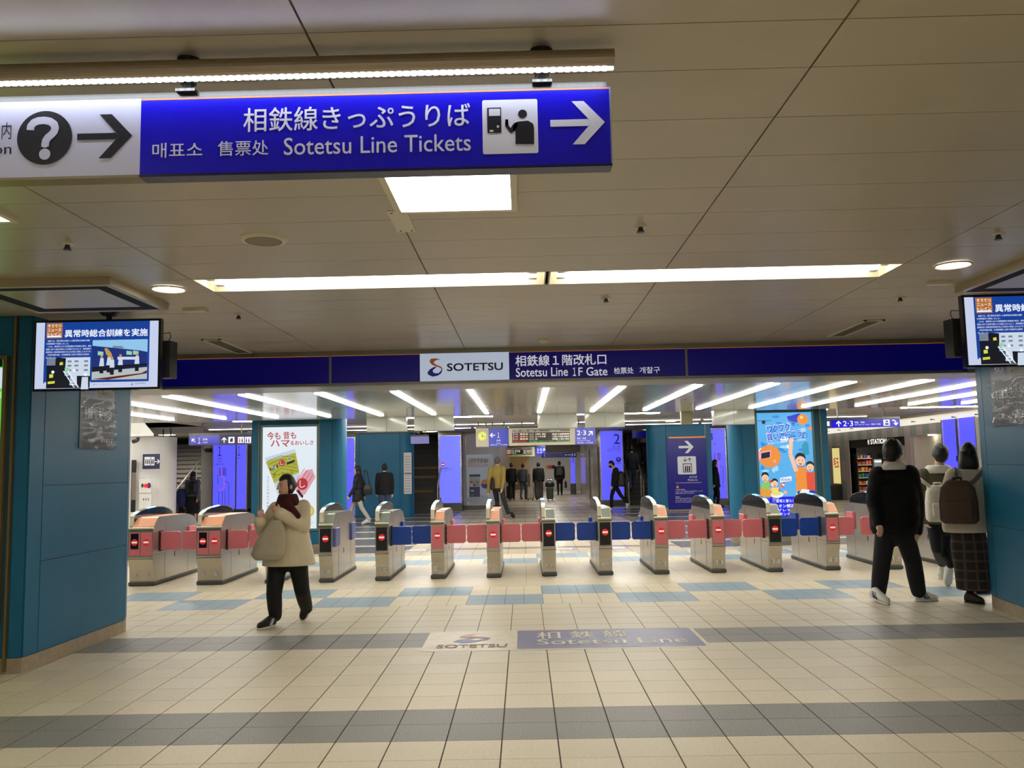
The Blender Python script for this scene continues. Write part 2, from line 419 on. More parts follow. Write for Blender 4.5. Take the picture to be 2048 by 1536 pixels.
# round speaker grille
t = thing('ceiling_speaker', 'round grey ceiling speaker grille with pale rim', 'speaker', (-1.41, 4.58, ZC))
b = MB(); b.cyl((0, 0, 0), (0, 0, -.012), .128, .118, CREAMP, 28); b.obj('rim', t)
b = MB(); b.cyl((0, 0, -.0125), (0, 0, -.016), .1, .096, mat('speaker mesh', '8d8570', .6), 28); b.obj('grille_cloth', t)
def sprinkler(x, y, lab, grp=None):
    t = thing('sprinkler_head', lab, 'sprinkler', (x, y, ZC)); b = MB(); b.cyl((0, 0, 0), (0, 0, -.006), .035, .033, CREAMP, 16); b.obj('escutcheon', t)
    b = MB(); b.cyl((0, 0, -.006), (0, 0, -.03), .012, .018, STEELD, 10); b.cyl((0, 0, -.03), (0, 0, -.034), .022, .022, STEELD, 12); b.obj('nozzle', t)
for (x, y), l in zip([(.656, 4.497), (.658, 6.463), (-2.5, 4.58), (-2.305, 6.833), (2.753, 4.826), (3.008, 6.69)],
                     ['small sprinkler head in the ceiling right of the square light panel', 'small sprinkler head under the strip light, above the white logo sign side',
                      'small sprinkler head below the black question mark sign', 'small sprinkler head right of the left hanging screen', 'small sprinkler head above the right downlight near the picture edge', 'small sprinkler head left of the right hanging screen']): sprinkler(x, y, l)
# slot vents and access hatches
def vent(x, y, ang, lab):
    t = thing('slot_vent', lab, 'vent', (x, y, ZC), ang); b = MB(); b.box(-.095, -.5, -.012, -.07, .5, 0, CREAMP); b.box(.07, -.5, -.012, .095, .5, 0, CREAMP); b.box(-.095, -.5, -.012, .095, -.475, 0, CREAMP); b.box(-.095, .475, -.012, .095, .5, 0, CREAMP); b.obj('frame', t)
    b = MB(); b.box(-.07, -.475, -.004, .07, .475, 0, mat('vent dark', '5d5340', .7)); b.obj('slot', t)
vent(-2.98, 8.55, 0, 'long narrow slot vent in the ceiling right of the left screen')
vent(3.25, 8.27, 0, 'long narrow slot vent in the ceiling left of the right screen')
b = MB(); b.box(-.09, -.035, -.02, .09, .035, 0, CREAMP); b.obj('detector_plate', None, org=None); d = bpy.data.objects['detector_plate']; d.location = (-2.55, 6.55, ZC); tag(d, 'small rectangular plate on the ceiling beside the left downlight', 'plate')
d2 = d.copy(); COL.objects.link(d2); d2.location = (3.05, 6.15, ZC); tag(d2, 'small rectangular plate on the ceiling above the right screen', 'plate')
def smoke(x, y, z, lab):
    t = thing('smoke_detector', lab, 'detector', (x, y, z)); b = MB(); b.cyl((0, 0, 0), (0, 0, -.02), .06, .055, CREAMP, 18); b.obj('base', t); b = MB(); b.cyl((0, 0, -.02), (0, 0, -.035), .035, .03, WHITEP, 16); b.obj('sensor', t)
smoke(.22, 8.55, ZC, 'round pale smoke detector above the gate sign band')
def cassette(cx, cy, lab, sx=.5, sy=.46):
    t = thing('air_conditioner', lab, 'air conditioner', (cx, cy, ZC)); b = MB()
    for q in ((-sx, -sy, sx, -sy+.045), (-sx, sy-.045, sx, sy), (-sx, -sy+.045, -sx+.045, sy-.045), (sx-.045, -sy+.045, sx, sy-.045)): b.box(q[0], q[1], -.055, q[2], q[3], 0, mat('dim cream metal', 'a89c80', .4))
    b.obj('frame', t); b = MB()
    for q in ((-sx+.045, -sy+.045, sx-.045, -sy+.14), (-sx+.045, sy-.14, sx-.045, sy-.045), (-sx+.045, -sy+.14, -sx+.14, sy-.14), (sx-.14, -sy+.14, sx-.045, sy-.14)): b.box(q[0], q[1], -.052, q[2], q[3], 0, mat('slot black', '050505', .9))
    b.obj('slot', t); b = MB(); b.box(-sx+.14, -sy+.14, -.05, sx-.14, sy-.14, 0, mat('grille plate', 'b5a98c', .35)); b.obj('grille_plate', t)
cassette(-3.15, 5.83, 'square ceiling air conditioner with black slots above the left screen')
cassette(3.75, 5.86, 'square ceiling air conditioner with black slots above the right screen')
t = thing('cover_plate', 'narrow painted cover plate with four screws on the ceiling joint behind the light panel', 'plate', (-.605, 4.30, ZC)); b = MB(); b.box(-.05, -.19, -.004, .05, .19, 0, CREAMP); b.obj('plate', t)
for x in (-.03, .03):
    for y in (-.16, .16): b = MB(); b.cyl((x, y, -.004), (x, y, -.006), .006, .006, STEELD, 8); b.obj('screw', t)
# ---- shell
def wall(name, *a, m=CREAMP): b = MB(); b.box(*a, m); return tag(b.obj(name), kind='structure')
wall('wall_left_bounce', -7.3, -4.3, -.1, -7.15, 9.2, 2.9); wall('wall_right_bounce', 7.15, -4.3, -.1, 7.3, 9.2, 2.9); wall('wall_back_bounce', -7.3, -4.5, -.1, 7.3, -4.3, 2.9, m=WHITEP)  # unseen walls added to seal the open concourse and bounce light
wall('beam', -7.2, 9.18, ZH, 7.2, 9.75, 2.9)
wall('wall_side', -7.3, 9.2, ZH-.3, -14, 9.4, 2.9); wall('wall_side', 7.3, 9.2, ZH-.3, 14, 9.4, 2.9)
wall('wall_side', -7.3, 9.2, -.1, -14, 9.4, ZH-.3); wall('wall_side', 7.3, 9.2, -.1, 14, 9.4, ZH-.3)
wall('wall_end', -14, 63, -.1, 14, 63.3, 2.9, m=WHITEP); wall('wall_outer', -14.2, 9.2, -.1, -14, 63, 2.9, m=WHITEP); wall('wall_outer', 14, 9.2, -.1, 14.2, 63, 2.9, m=WHITEP)
# gate hall ceiling: glossy panels with fine seams
mb = MB(); mb.box(-14, 9.19, ZH+.012, 14, 15.3, 2.95, CEILD); c2 = tag(mb.obj('ceiling'), kind='structure')
for i in range(-7, 8):
    x0 = .28+.4485+.897*(2*i-1)
    for y0, y1 in ((9.75, 15.3),):
        b = MB(); b.box(-.897+.0015, y0+.0015, 0, .897-.0015, y1-.0015, .012, HALLC); o = b.obj('ceiling_panel', c2); o.location = (x0+.897, 0, ZH)
b = MB(); b.box(-7.2, 9.12, ZH-.012, 7.2, 9.75, ZH, mat('soffit strip', '9d9a8c', .3)); tag(b.obj('trim_1'), kind='structure')
mb = MB(); mb.box(-14, 15.3, ZF, 14, 63, 2.95, HALLF); c3 = tag(mb.obj('ceiling'), kind='structure')
b = MB()
for k in range(20): b.box(-14, 16+k*2.4, ZF-.002, 14, 16.02+k*2.4, ZF, STEELD)
for k in range(12): b.box(-13+k*2.4, 15.4, ZF-.002, -12.98+k*2.4, 62, ZF, STEELD)
tag(b.obj('ceiling_joint', c3), kind='stuff')
ORD = ['', 'first', 'second', 'third', 'fourth', 'fifth', 'sixth', 'seventh', 'eighth', 'ninth']
for k in range(-9, 10):
    x = .28+.897*k
    t = thing('hall_strip_light', 'slim lit tube on the glossy ceiling, %s' % ('middle one, straight ahead' if k == 0 else ORD[abs(k)]+(' to the left of the middle one' if k < 0 else ' to the right of the middle one')), 'light', (x, 9.9, ZH), group='tubes across the glossy gate hall ceiling')
    b = MB(); b.box(-.045, 0, -.004, .045, 4.6, 0, CREAMP); b.obj('housing', t); b = MB(); b.box(-.032, .02, -.018, .032, 4.58, -.004, HALLL); b.obj('tube', t)
for yy, lab, x0 in ((24.2, 'nearer', -9.0), (26.4, 'farther', -8.6)):
    for k in range(8):
        t = thing('cross_strip_light', 'crosswise tube on the far ceiling, %s row, %s from the left end' % (lab, ORD[k+1]), 'light', (x0+k*2.35, yy, ZF), group='crosswise tubes, %s row' % lab)
        b = MB(); b.box(0, -.05, -.03, 2.3, .05, 0, CREAMP); b.obj('housing', t); b = MB(); b.box(.03, -.022, -.045, 2.27, .022, -.03, CROSSL); b.obj('tube', t)
for x, y in ((3.2, 21.2), (4.4, 25.4), (5.0, 28), (4.9, 31), (-4.6, 31)):
    downlight(x, y, ZF, 'small lit downlight in the far ceiling, %s' % {21.2: 'first beyond the hanging boards', 25.4: 'second beyond the hanging boards', 28: 'third beyond the hanging boards', 31: 'fourth beyond the hanging boards' if x > 0 else 'over the dark steps'}[y], .16, 'far downlights')
for k in range(6):  # unseen tubes added above the ceiling edge to brighten the far hall
    for yy in (16.6, 18.6, 20.4):
        if yy > 20 and k == 0: continue
        t = thing('hidden_row_light', 'added unseen fill tube above the hall edge, row %s, %s from the left' % (ORD[1+(16.6, 18.6, 20.4).index(yy)], ORD[k+1]), 'light', (-11+k*4.0, yy, ZF), group='added fill tubes over the far hall')
        b = MB(); b.box(0, -.05, -.03, 2.3, .05, 0, CREAMP); b.obj('housing', t); b = MB(); b.box(.03, -.04, -.05, 2.27, .04, -.03, FARL); b.obj('tube', t)
for k in range(7): downlight(1.2, 33+k*4, ZF, 'added fill downlight along the far corridor ceiling, %s from the near end' % ORD[k+1], .3, 'added corridor downlights', CORL)  # lamps added to brighten the far corridor
for x, y in ((-11.6, 27.6), (-3.2, 29.2), (4.6, 31.5)): downlight(x, y, ZF, 'added fill downlight over the steps %s' % {-11.6: 'by the rounded white wall', -3.2: 'by the teal wall', 4.6: 'by the lift column'}[x], .25, 'added stair downlights', STAIRL if x < -9 else None)  # lamps added to brighten the staircases
# ---- pillars in the front hall
def facepillar(name, pts, z1, panels, mats):
    """pillar with plan polygon pts; steel-blue panels with recessed joints on each face"""
    root = tag(MB().prism([(x, y) for x, y in pts], .1, z1, TEALD, 'z').obj(name), kind='structure')
    b = MB(); cx = sum(p[0] for p in pts)/len(pts); cyy = sum(p[1] for p in pts)/len(pts)
    b.prism([(cx+(x-cx)*1.004, cyy+(y-cyy)*1.004) for x, y in pts], 0, .115, SKIRT, 'z'); b.obj('skirting', root)
    for (a, c), zs, m in panels:
        a, c = V((*a, 0)), V((*c, 0)); d = (c-a).normalized(); n = V((d.y, -d.x, 0)); L = (c-a).length
        for z0, zz in zip(zs, zs[1:]):
            b = MB(); g = .004; P = [a+d*g+V((0, 0, z0+g)), a+d*(L-g)+V((0, 0, z0+g)), a+d*(L-g)+V((0, 0, zz-g)), a+d*g+V((0, 0, zz-g))]
            b.add(P+[p+n*.008 for p in P], [(4, 5, 6, 7), (0, 1, 5, 4), (1, 2, 6, 5), (2, 3, 7, 6), (3, 0, 4, 7)], m); b.obj('panel', root)
    return root
A, B_, C_, D_ = (-3.905, 6.68), (-3.893, 6.86), (-3.862, 8.27), (-3.89, 8.37)
PL = facepillar('pillar', [(-7.1, 6.68), (-4.02, 6.66), A, B_, C_, D_, (-7.1, 8.4)], ZC,
    [(((-4.5, 6.665), (-4.04, 6.66)), (.12, 2.78), TEAL), (((-4.0, 6.662), A), (.12, 2.78), TEAL), ((A, B_), (.12, 2.78), TEAL), ((B_, C_), (.12, .83, 1.43, 2.78), TEAL), ((C_, D_), (.12, 2.78), TEAL)], None)
b = MB(); b.box(-4.03, 6.635, .02, -4.008, 6.665, ZC-.005, BRONZE); b.obj('corner_trim', PL)
RA, RB, RC = (4.695, 8.82), (4.665, 8.66), (4.46, 7.0)
PR = facepillar('pillar', [(7.1, 8.9), (4.78, 8.85), RA, RB, RC, (7.1, 7.0)], ZC,
    [((RB, RC), (.12, .83, 1.43, 2.78), TEAL), ((RA, RB), (.12, 2.78), TEAL), (((4.78, 8.85), RA), (.12, 2.78), TEAL)], None)
# ================================================================ FASCIA SIGN BAND
t = thing('gate_sign', 'long navy sign band over the ticket gates with white logo panel and station gate lettering', 'sign', (0, 9.1, 2.4))
FY = 9.10
bd = Board((0, FY-.012, 0), X_, Z_)
def fpanel(name, x0, x1, z0, z1, m, y0=FY-.01):
    b = MB(); b.box(x0, y0, z0, x1, FY+.05, z1, m); return put(b.obj(name), t)
fpanel('frame_rail', -3.95, 4.75, 2.737, ZC-.001, mat('sign frame', '8a8778', .35, .6), FY-.02); fpanel('frame_rail', -3.95, 4.75, ZH-.012, 2.436, MATS['sign frame'], FY-.02)
for x in (-2.065, 1.765): fpanel('mullion', x-.012, x+.012, 2.436, 2.74, MATS['sign frame'], FY-.018)
for x0, x1 in ((-3.95, -2.077), (-2.053, -1.098), (-.137, 1.753), (1.777, 4.75)):
    fpanel('sign_panel', x0, x1, 2.436, 2.729, NAVY); fpanel('orange_line', x0, x1, 2.729, 2.7405, ORL)
fpanel('logo_panel', -1.098, -.137, 2.43, 2.745, mat('lit white panel', 'c9d6ea', .3, emit=.42, ecol='cfe0ff'))
def swoosh(b, u, v, s, m1, m2, l=2, part='logo'):
    """S-shaped emblem: orange upper curl, blue lower bowl"""
    up = [(.05, 1.0), (.35, 1.02), (.62, .95), (.42, .93), (.24, .84), (.24, .74), (.40, .64), (.62, .55), (.72, .42), (.70, .34), (.60, .46), (.42, .54), (.22, .60), (.08, .70), (-.02, .84)]
    lo = [(-.10, .10), (-.14, .22), (.0, .40), (.22, .52), (.42, .56), (.30, .46), (.16, .34), (.18, .22), (.34, .16), (.50, .18), (.62, .30), (.66, .40), (.70, .30), (.62, .14), (.42, .02), (.14, -.02)]
    for pts, m in ((up, m1), (lo, m2)):
        k = len(pts)
        b.mb(part).add([b.w(u+p[0]*s, v+p[1]*s, l) for p in pts], [tuple(range(k))[::-1]], m)
LOGO_O = mat('logo orange', 'd8742a', .35, emit=.1); LOGO_B = mat('logo blue', '1d1fa8', .35, emit=.05)
swoosh(bd, -.99, 2.49, .19, LOGO_O, LOGO_B, 3)
bd.tpx('SOTETSU', 894, 727, 742.5, 1006, INK, 4, off=.03)
bd.tpx('相鉄線１階改札口', 1031, 711, 733, 1213, LETW2, 4, off=.02)
bd.tpx('Sotetsu Line', 1032, 736, 754, 1136, LETW2, 4, off=.012); bd.tpx('１', 1146, 735.3, 752, 1152, LETW2, 4, off=.02); bd.tpx('F Gate', 1157, 734.8, 752, 1215, LETW2, 4, off=.012)
bd.tpx('检票处', 1228, 735, 748, 1267, LETW2, 4, off=.01); bd.tpx('개찰구', 1279, 734, 747, 1320, LETW2, 4, off=.01)
bd.done(t)
# ================================================================ FRONT HANGING SIGN
SY = 2.5
t = thing('ticket_sign', 'blue hanging sign to the ticket office with white arrow, under a lit metal tube', 'sign', (-.6, SY, 2.4))
def sp(name, x0, y0, z0, x1, y1, z1, m): b = MB(); b.box(x0, y0, z0, x1, y1, z1, m); return put(b.obj(name), t)
xr, xm = .2835, -1.1505; zb, zt = 2.4165, 2.6575
sp('sign_face', xm, SY, zb, xr, SY+.05, zt, SIGNB)
sp('sign_face', xm-1.3, SY, zb, xm, SY+.05, zt, SIGNW)
sp('orange_line', xm, SY-.001, zt-.006, xr, SY+.001, zt-.001, ORL)
sp('bottom_rail', xm-1.3, SY-.004, zb-.008, xm, SY+.054, zb, mat('rail', '8f8468', .4, .5)); sp('bottom_rail', xm, SY-.004, zb-.008, xr+.002, SY+.054, zb, mat('rail navy', '0a0a40', .3))
sp('end_cap', xr, SY-.002, zb-.006, xr+.004, SY+.052, zt, mat('edge grey', '8c8ca0', .4))
sp('top_channel', xm-1.3, SY+.005, zt, xr-.006, SY+.045, zt+.02, STEELD)
for x in (.08, -1.01, -2.0):
    b = MB(); b.box(x-.012, SY-.0, zt+.018, x+.012, SY+.03, ZC-.004, STEELD); b.box(x-.03, SY-.015, zt+.015, x+.03, SY+.04, zt+.024, STEELD); b.cyl((x, SY+.015, ZC-.0005), (x, SY+.015, ZC-.012), .036, .03, BLACK, 16); put(b.obj('hanger'), t)
    b = MB(); b.box(x-.022, SY-.05, zt+.045, x-.014, SY+.02, zt+.06, STEELD); b.box(x+.014, SY-.05, zt+.045, x+.022, SY+.02, zt+.06, STEELD); put(b.obj('bracket'), t)
# lamp tube: half-round metal hood with led strip under it
b = MB(); n = 16; LY, LZ = 2.452, 2.722
b.cyl((-2.5, LY, LZ), (.2955, LY, LZ), .030, .030, mat('lamp tube', 'a0937c', .28, .8), 22); put(b.obj('lamp_hood', smooth=False), t)
b = MB(); b.box(-2.5, LY-.009, LZ-.0325, .293, LY+.005, LZ-.028, LEDL); put(b.obj('led_strip'), t)
b = MB()
for i in range(126): b.box(-2.49+i*.022, LY-.0095, LZ-.034, -2.478+i*.022, LY+.0055, LZ-.0275, glow('led dot', (.75, .82, 1), 34))
o = put(b.obj('led_dots'), t); tag(o, kind='stuff')
bd = Board((0, SY, 0), X_, Z_)
bd.tpx('相鉄線きっぷうりば', 487, 217, 265, 941, LETW, 3, off=.012)
bd.tpx('Sotetsu Line Tickets', 568, 276.5, 311, 942, LETW, 3, off=.006)
bd.tpx('매표소', 305, 287, 317, 405, LETW, 3, off=.006); bd.tpx('售票处', 436, 283, 313, 537, LETW, 3, off=.006)
u, v = bd.px(1155, 246); w = bd.px(1208, 246)[0]-bd.px(1099, 248)[0]; bd.arrow(u, v, w, 0, LETW, 3, w=.13)
bd.rpx(966, 201, 1077, 309, LETW, 2, 'pictogram', .006)
def pic(x0, y0, x1, y1, m=INK, l=4, r=0): bd.rpx(x0, y0, x1, y1, m, l, 'pictogram', r)
pic(975, 216.5, 1003, 267); pic(978, 219, 1000.5, 233, LETW, 5); pic(979.5, 261, 987, 265, LETW, 5)
u, v = bd.px(996, 254); bd.disc(u, v, .004, LETW, 5, 'pictogram')
u, v = bd.px(1045, 228.5); bd.disc(u, v, .0135, INK, 4, 'pictogram')
def pp(pts, m=INK, l=4): bd.poly([bd.px(*p) for p in pts][::-1], m, l, 'pictogram')
pp([(1031, 289), (1031, 262), (1027, 264), (1026, 252), (1036, 244), (1056, 242), (1066, 248), (1068, 256), (1068, 289)])
pp([(1010, 253), (1013, 240), (1016.5, 240), (1016.5, 250), (1021, 257), (1028, 247), (1036, 244), (1034, 256), (1024, 267), (1020, 266)])
pp([(1010.5, 239.5), (1016, 239.5), (1016, 251), (1010.5, 251)])
u, v = bd.px(90, 276); R = (bd.px(145, 276)[0]-bd.px(35, 276)[0])/2; bd.disc(u, v, R, INK, 3, 'question_mark', 40); 
cq = [(62, 261), (63, 253), (69, 246), (78, 242.5), (90, 241.5), (101, 243.5), (109, 249), (111.5, 257), (109, 265), (103, 271), (97, 276), (93, 282), (91.5, 289), (91.5, 294)]
bd.bar([bd.px(*p) for p in cq], .0235, SIGNW, 4, 'question_mark')
for i_, p in enumerate(cq[1:-1]): bd.disc(*bd.px(*p), .01175, SIGNW, 4.2+.05*i_, 'question_mark', 16)
bd.disc(*bd.px(90.5, 309), .0175, SIGNW, 4, 'question_mark')
u, v = bd.px(210, 273); w = bd.px(266, 272)[0]-bd.px(156, 273)[0]; bd.arrow(u, v, w, 0, INK, 3, w=.12)
bd.tpx('案内', -22, 246, 280, 23, INK, 3); bd.tpx('Information', -150, 291, 313, 23, INK, 3)
bd.done(t)
# ================================================================ MONITORS
SCW, SCB, SCN = glow('screen white', 'c9d3f0', E_SCREEN*1.0), glow('screen blue', '0b3f9a', E_SCREEN), glow('screen navy', '0c1c4a', E_SCREEN)
SCT = glow('screen text white', 'e8eeff', E_SCREEN*1.1); SCO = glow('screen orange', 'b8702a', E_SCREEN); SKYC = glow('screen sky', '93c8ee', E_SCREEN)
GRV = glow('screen gravel', 'b9c0bf', E_SCREEN); SHIRT = glow('screen shirt', 'cfdcec', E_SCREEN); SBLK = glow('screen black', '0e1524', E_SCREEN*.8); SRED = glow('screen rust', '5a2420', E_SCREEN); SYEL = glow('screen yellow', 'd9d84a', E_SCREEN); SGRY = glow('screen grey', '77839a', E_SCREEN); SSKIN = glow('screen tan', 'c79a52', E_SCREEN); SMINT = glow('screen mint', '9fd0b4', E_SCREEN); STRN = glow('screen train', '142e7c', E_SCREEN)
def monitor(cx, cy, zt, w, h, rz, lab, pole, spk):
    t = thing('monitor', lab, 'screen', (cx, cy, zt), rz); b = MB(); g = .018
    b.box(-w/2, 0, -h, w/2, .055, 0, BLACKG); b.obj('casing', t); b = MB(); b.box(-w/2+.15, .055, -h+.08, w/2-.12, .10, -.1, BLACK); b.obj('back_box', t)
    b = MB(); b.box(-w/2+g, -.003, -h+g, w/2-g, 0, -g, SCW); b.obj('screen', t)
    b = MB(); b.cyl((pole, .06, -.15), (pole, .06, ZC-zt-.03), .022, .022, BLACK, 12); b.cyl((pole, .06, ZC-zt-.035), (pole, .06, ZC-zt-.001), .05, .085, BLACK, 18); b.obj('ceiling_mount', t)
    b = MB(); s = spk; P = [(s*(w/2-.06), .11), (s*(w/2+.03), .11), (s*(w/2+.045), .22), (s*(w/2-.06), .22)]
    b.prism(P if s > 0 else P[::-1], -h*.82, -.16, mat('speaker black', '1a1815', .5), 'z'); b.obj('loudspeaker', t)
    b = MB(); b.tube([V((s*(w/2+.0), .15, -.165)), V((s*(w/2+.02), .15, -.12)), V((s*(w/2+.01), .15, -.09)), V((s*(w/2-.05), .12, -.1))], .003, BLACK, 6); b.obj('cable', t)
    W, Hh = w-2*g, h-2*g
    c = math.cos(rz); q = math.sin(rz); ex = V((c, q, 0)); o = V((cx, cy, zt))+ex*(-w/2+g)+V((0, 0, -h+g))+V((q, -c, 0))*.003
    B = Board(o, ex, Z_, .0006)
    def S(u, v): return u*W, v*Hh
    def rc(u0, v0, u1, v1, m, l=1, part='slide'): B.rect(u0*W, v0*Hh, u1*W, v1*Hh, m, l, part)
    def tx(s, u0, v0, u1, v1, m, off=0.0): B.text(s, u0*W, v0*Hh, u1*W, v1*Hh, m, 4, 'slide_text', off)
    rc(.07, .085, .93, 1, SCB); rc(.08, .0, .455, .10, SCW, 2)
    rc(.085, .76, .215, .99, SCO, 2)
    for k, s_ in enumerate(('そうてつ', 'ニュース', 'トレイン')): tx(s_, .095, .925-.062*k, .205, .97-.062*k, SCT, .03)
    rc(.093, .775, .207, .80, SCT, 3)
    tx('異常時総合訓練を実施', .235, .77, .915, .885, SCT, .03)
    body = ['　相鉄では、運行事故を想定した異常時総合訓練を相模', '大塚駅構内で実施しました。', '　これは、異常時における情報連絡や負傷者の救出、運転', '再開に向けた復旧作業などを迅速に行えるよう、関係機関の', '連携強化と事故復旧技術の向上を目的に実施したものです。', '　大和市消防本部、大和警察署と合同で実践的な訓練を', '行いました。']
    for k, s_ in enumerate(body): tx(s_, .085+(.013 if s_[0] == '　' else 0), .705-.042*k, .085+.37*min(1, len(s_)/26), .732-.042*k, SCT)
    # photograph of the drill beside the blue train
    def pl(pts, m, l=3): B.poly([(.465+.45*a, .12+.60*b_) for a, b_ in pts] and [((.465+.45*a)*W, (.12+.60*b_)*Hh) for a, b_ in pts], m, l, 'slide_picture')
    pl([(0, 0), (1, 0), (1, 1), (0, 1)], SKYC, 2); pl([(0, .2), (1, .3), (1, .68), (.86, .72), (0, .86)], STRN, 3); pl([(.36, .8), (.56, .78), (.56, .83), (.38, .85)], SGRY, 3)
    pl([(0, 0), (1, 0), (1, .3), (.5, .24), (0, .2)], GRV, 4); pl([(0, .2), (1, .33), (1, .40), (0, .32)], SBLK, 4); pl([(.0, .02), (.9, .15), (1, .22), (1, .14), (.3, 0)], SRED, 5)
    for a in (.1, .62, .74): pl([(a, .62), (a+.1, .61), (a+.1, .70), (a, .72)], SMINT, 5)
    pl([(.46, .5), (.8, .49), (.8, .56), (.46, .57)], SHIRT, 5)
    for a, b_ in ((.14, .28), (.27, .3), (.33, .24), (.48, .3), (.78, .32)):
        pl([(a, b_-.12), (a+.07, b_-.12), (a+.07, b_+.08), (a, b_+.08)], SBLK, 6); pl([(a-.01, b_+.06), (a+.08, b_+.06), (a+.07, b_+.26), (a+.01, b_+.26)], SHIRT, 7); pl([(a+.015, b_+.26), (a+.055, b_+.26), (a+.055, b_+.33), (a+.015, b_+.33)], SSKIN, 7)
    pl([(.26, .62), (.30, .60), (.26, .8), (.22, .78)], SSKIN, 8); pl([(.29, .62), (.38, .5), (.35, .66), (.27, .8)], SSKIN, 8)
    def pq(pts, m, l=3): B.poly([((.095+.355*a)*W, (.005+.46*b_)*Hh) for a, b_ in pts], m, l, 'slide_picture')
    pq([(0, 0), (1, 0), (1, 1), (0, 1)], SBLK, 3); pq([(.3, .42), (1, .38), (1, 1), (.3, 1)], SHIRT, 4)
    for a in (.48, .64, .86): 
        for c_ in (.55, .7, .84): pq([(a, c_), (a+.09, c_), (a+.09, c_+.06), (a, c_+.06)], SGRY, 5)
    pq([(0, .75), (.2, .75), (.2, 1), (0, 1)], SGRY, 4); pq([(.28, .3), (.42, .3), (.44, .98), (.3, 1)], SBLK, 5); pq([(.42, .5), (.55, .52), (.52, .68), (.42, .66)], SMINT, 6); pq([(.3, .75), (.38, .76), (.37, .86), (.3, .84)], SYEL, 6)
    for a, b_ in ((.05, .3), (.54, .34), (.8, .2)):
        pq([(a, b_-.25), (a+.17, b_-.25), (a+.16, b_+.15), (a+.02, b_+.15)], SBLK if a < .2 else SHIRT, 6); B.disc((.095+.355*(a+.1))*W, (.005+.46*(b_+.23))*Hh, .012, SCT, 7, 'slide_picture')
    pq([(.04, .14), (.2, .16), (.2, .24), (.04, .22)], SYEL, 7); pq([(.07, .34), (.16, .35), (.16, .46), (.07, .46)], SYEL, 7)
    for k in (0, .1): pq([(.38+k, .56), (.41+k, .56), (.66+k, .02), (.63+k, .02)], SCT, 8)
    for k in range(5): pq([(.42+k*.05, .47-k*.1), (.51+k*.05, .47-k*.1), (.51+k*.05, .44-k*.1), (.42+k*.05, .44-k*.1)], SGRY, 8)
    tx('相鉄グループ　お客さまセンター', .475, .043, .63, .062, SGRY); tx('SOTETSU', .82, .043, .905, .066, SBLK); swoosh(B, .79*W, .03*Hh, .022, SCO, SCB, 4, 'slide_picture')
    B.done(t)
monitor(-3.292, 6.5, 2.712, .982, .553, math.radians(1.0), 'hanging screen with a blue news slide, hung before the left teal pillar', .06, 1)
monitor(3.345+.491, 6.4, 2.735, .982, .553, math.radians(-1.0), 'hanging screen with a blue news slide, cut by the right picture edge', .2, -1)
# ================================================================ NOTICES ON THE FRONT PILLARS
def notice(a, c, z0, z1, lab, left):
    a, c = V((*a, 0)), V((*c, 0)); d = (c-a).normalized(); n = V((d.y, -d.x, 0)); L = (c-a).length; o = a+n*.012
    t = thing('platform_notice', lab, 'poster', tuple(o)); B = Board(o, d, Z_, .001); B.rect(0, z0, L, z1, mat('notice navy', '15172c', .3), 1, 'sheet')
    h = z1-z0
    B.rrect(L*.1, z1-h*.17, L*.42, z1-h*.0, .02, mat('notice blue', '2a3f8a', .3), 3, 'badge'); B.text('SO', L*.14, z1-h*.105, L*.38, z1-h*.02, LETW, 4)
    B.rrect(L*.5, z1-h*.2, L*.97, z1-h*.06, .03, mat('grey pill', '8d8a86', .4), 3, 'badge'); B.text('1階改札口', L*.56, z1-h*.165, L*.91, z1-h*.095, INK, 4)
    B.text('相鉄線', L*.08, z0+h*.45, L*.92, z0+h*.62, LETW, 3, off=.01); B.text('Sotetsu Line', L*.28, z0+h*.31, L*.82, z0+h*.385, LETW, 3); B.text('のりばです', L*.6, z0+h*.1, L*.96, z0+h*.17, LETW, 3)
    B.done(t)
    # clear crumpled film wrapped over the lower part
    q = MB(); nx, nz = 9, 16; rnd = random.Random(3 if left else 4); P = []
    for j in range(nz+1):
        for i in range(nx+1): P.append(o+d*(L*(i/nx)*1.03-L*.015)+V((0, 0, z0-.01+(h*.78)*j/nz))+n*(.006+rnd.random()**2*.04))
    q.add(P, [(j*(nx+1)+i, j*(nx+1)+i+1, (j+1)*(nx+1)+i+1, (j+1)*(nx+1)+i) for j in range(nz) for i in range(nx)], FILM); put(q.obj('plastic_film', smooth=True), t)
FILM = mat('clear crumpled film', '101014', .1, alpha=.26, spec=1.0)
def onface(px_, py_, a, c):                                # pixel to point on a vertical pillar face through a,c
    a, c = V((*a, 0)), V((*c, 0)); d = (c-a).normalized(); n = V((d.y, -d.x, 0)); r = ray(px_, py_); k = (a-CAM).dot(n)/r.dot(n); return CAM+r*k
p, q_ = onface(157, 830, B_, C_), onface(226, 830, B_, C_); zt_, zb_ = onface(226, 775, B_, C_).z, onface(226, 899, B_, C_).z
notice((p.x, p.y), (q_.x, q_.y), zb_, zt_, 'navy notice under crumpled clear film on the left teal pillar', True)
p, q_ = onface(1988, 800, RB, RC), onface(2062, 800, RB, RC); zt_, zb_ = onface(1995, 733, RB, RC).z, onface(1998, 853, RB, RC).z
notice((p.x, p.y), (q_.x, q_.y), zb_, zt_, 'navy notice under crumpled clear film on the right teal pillar', False)
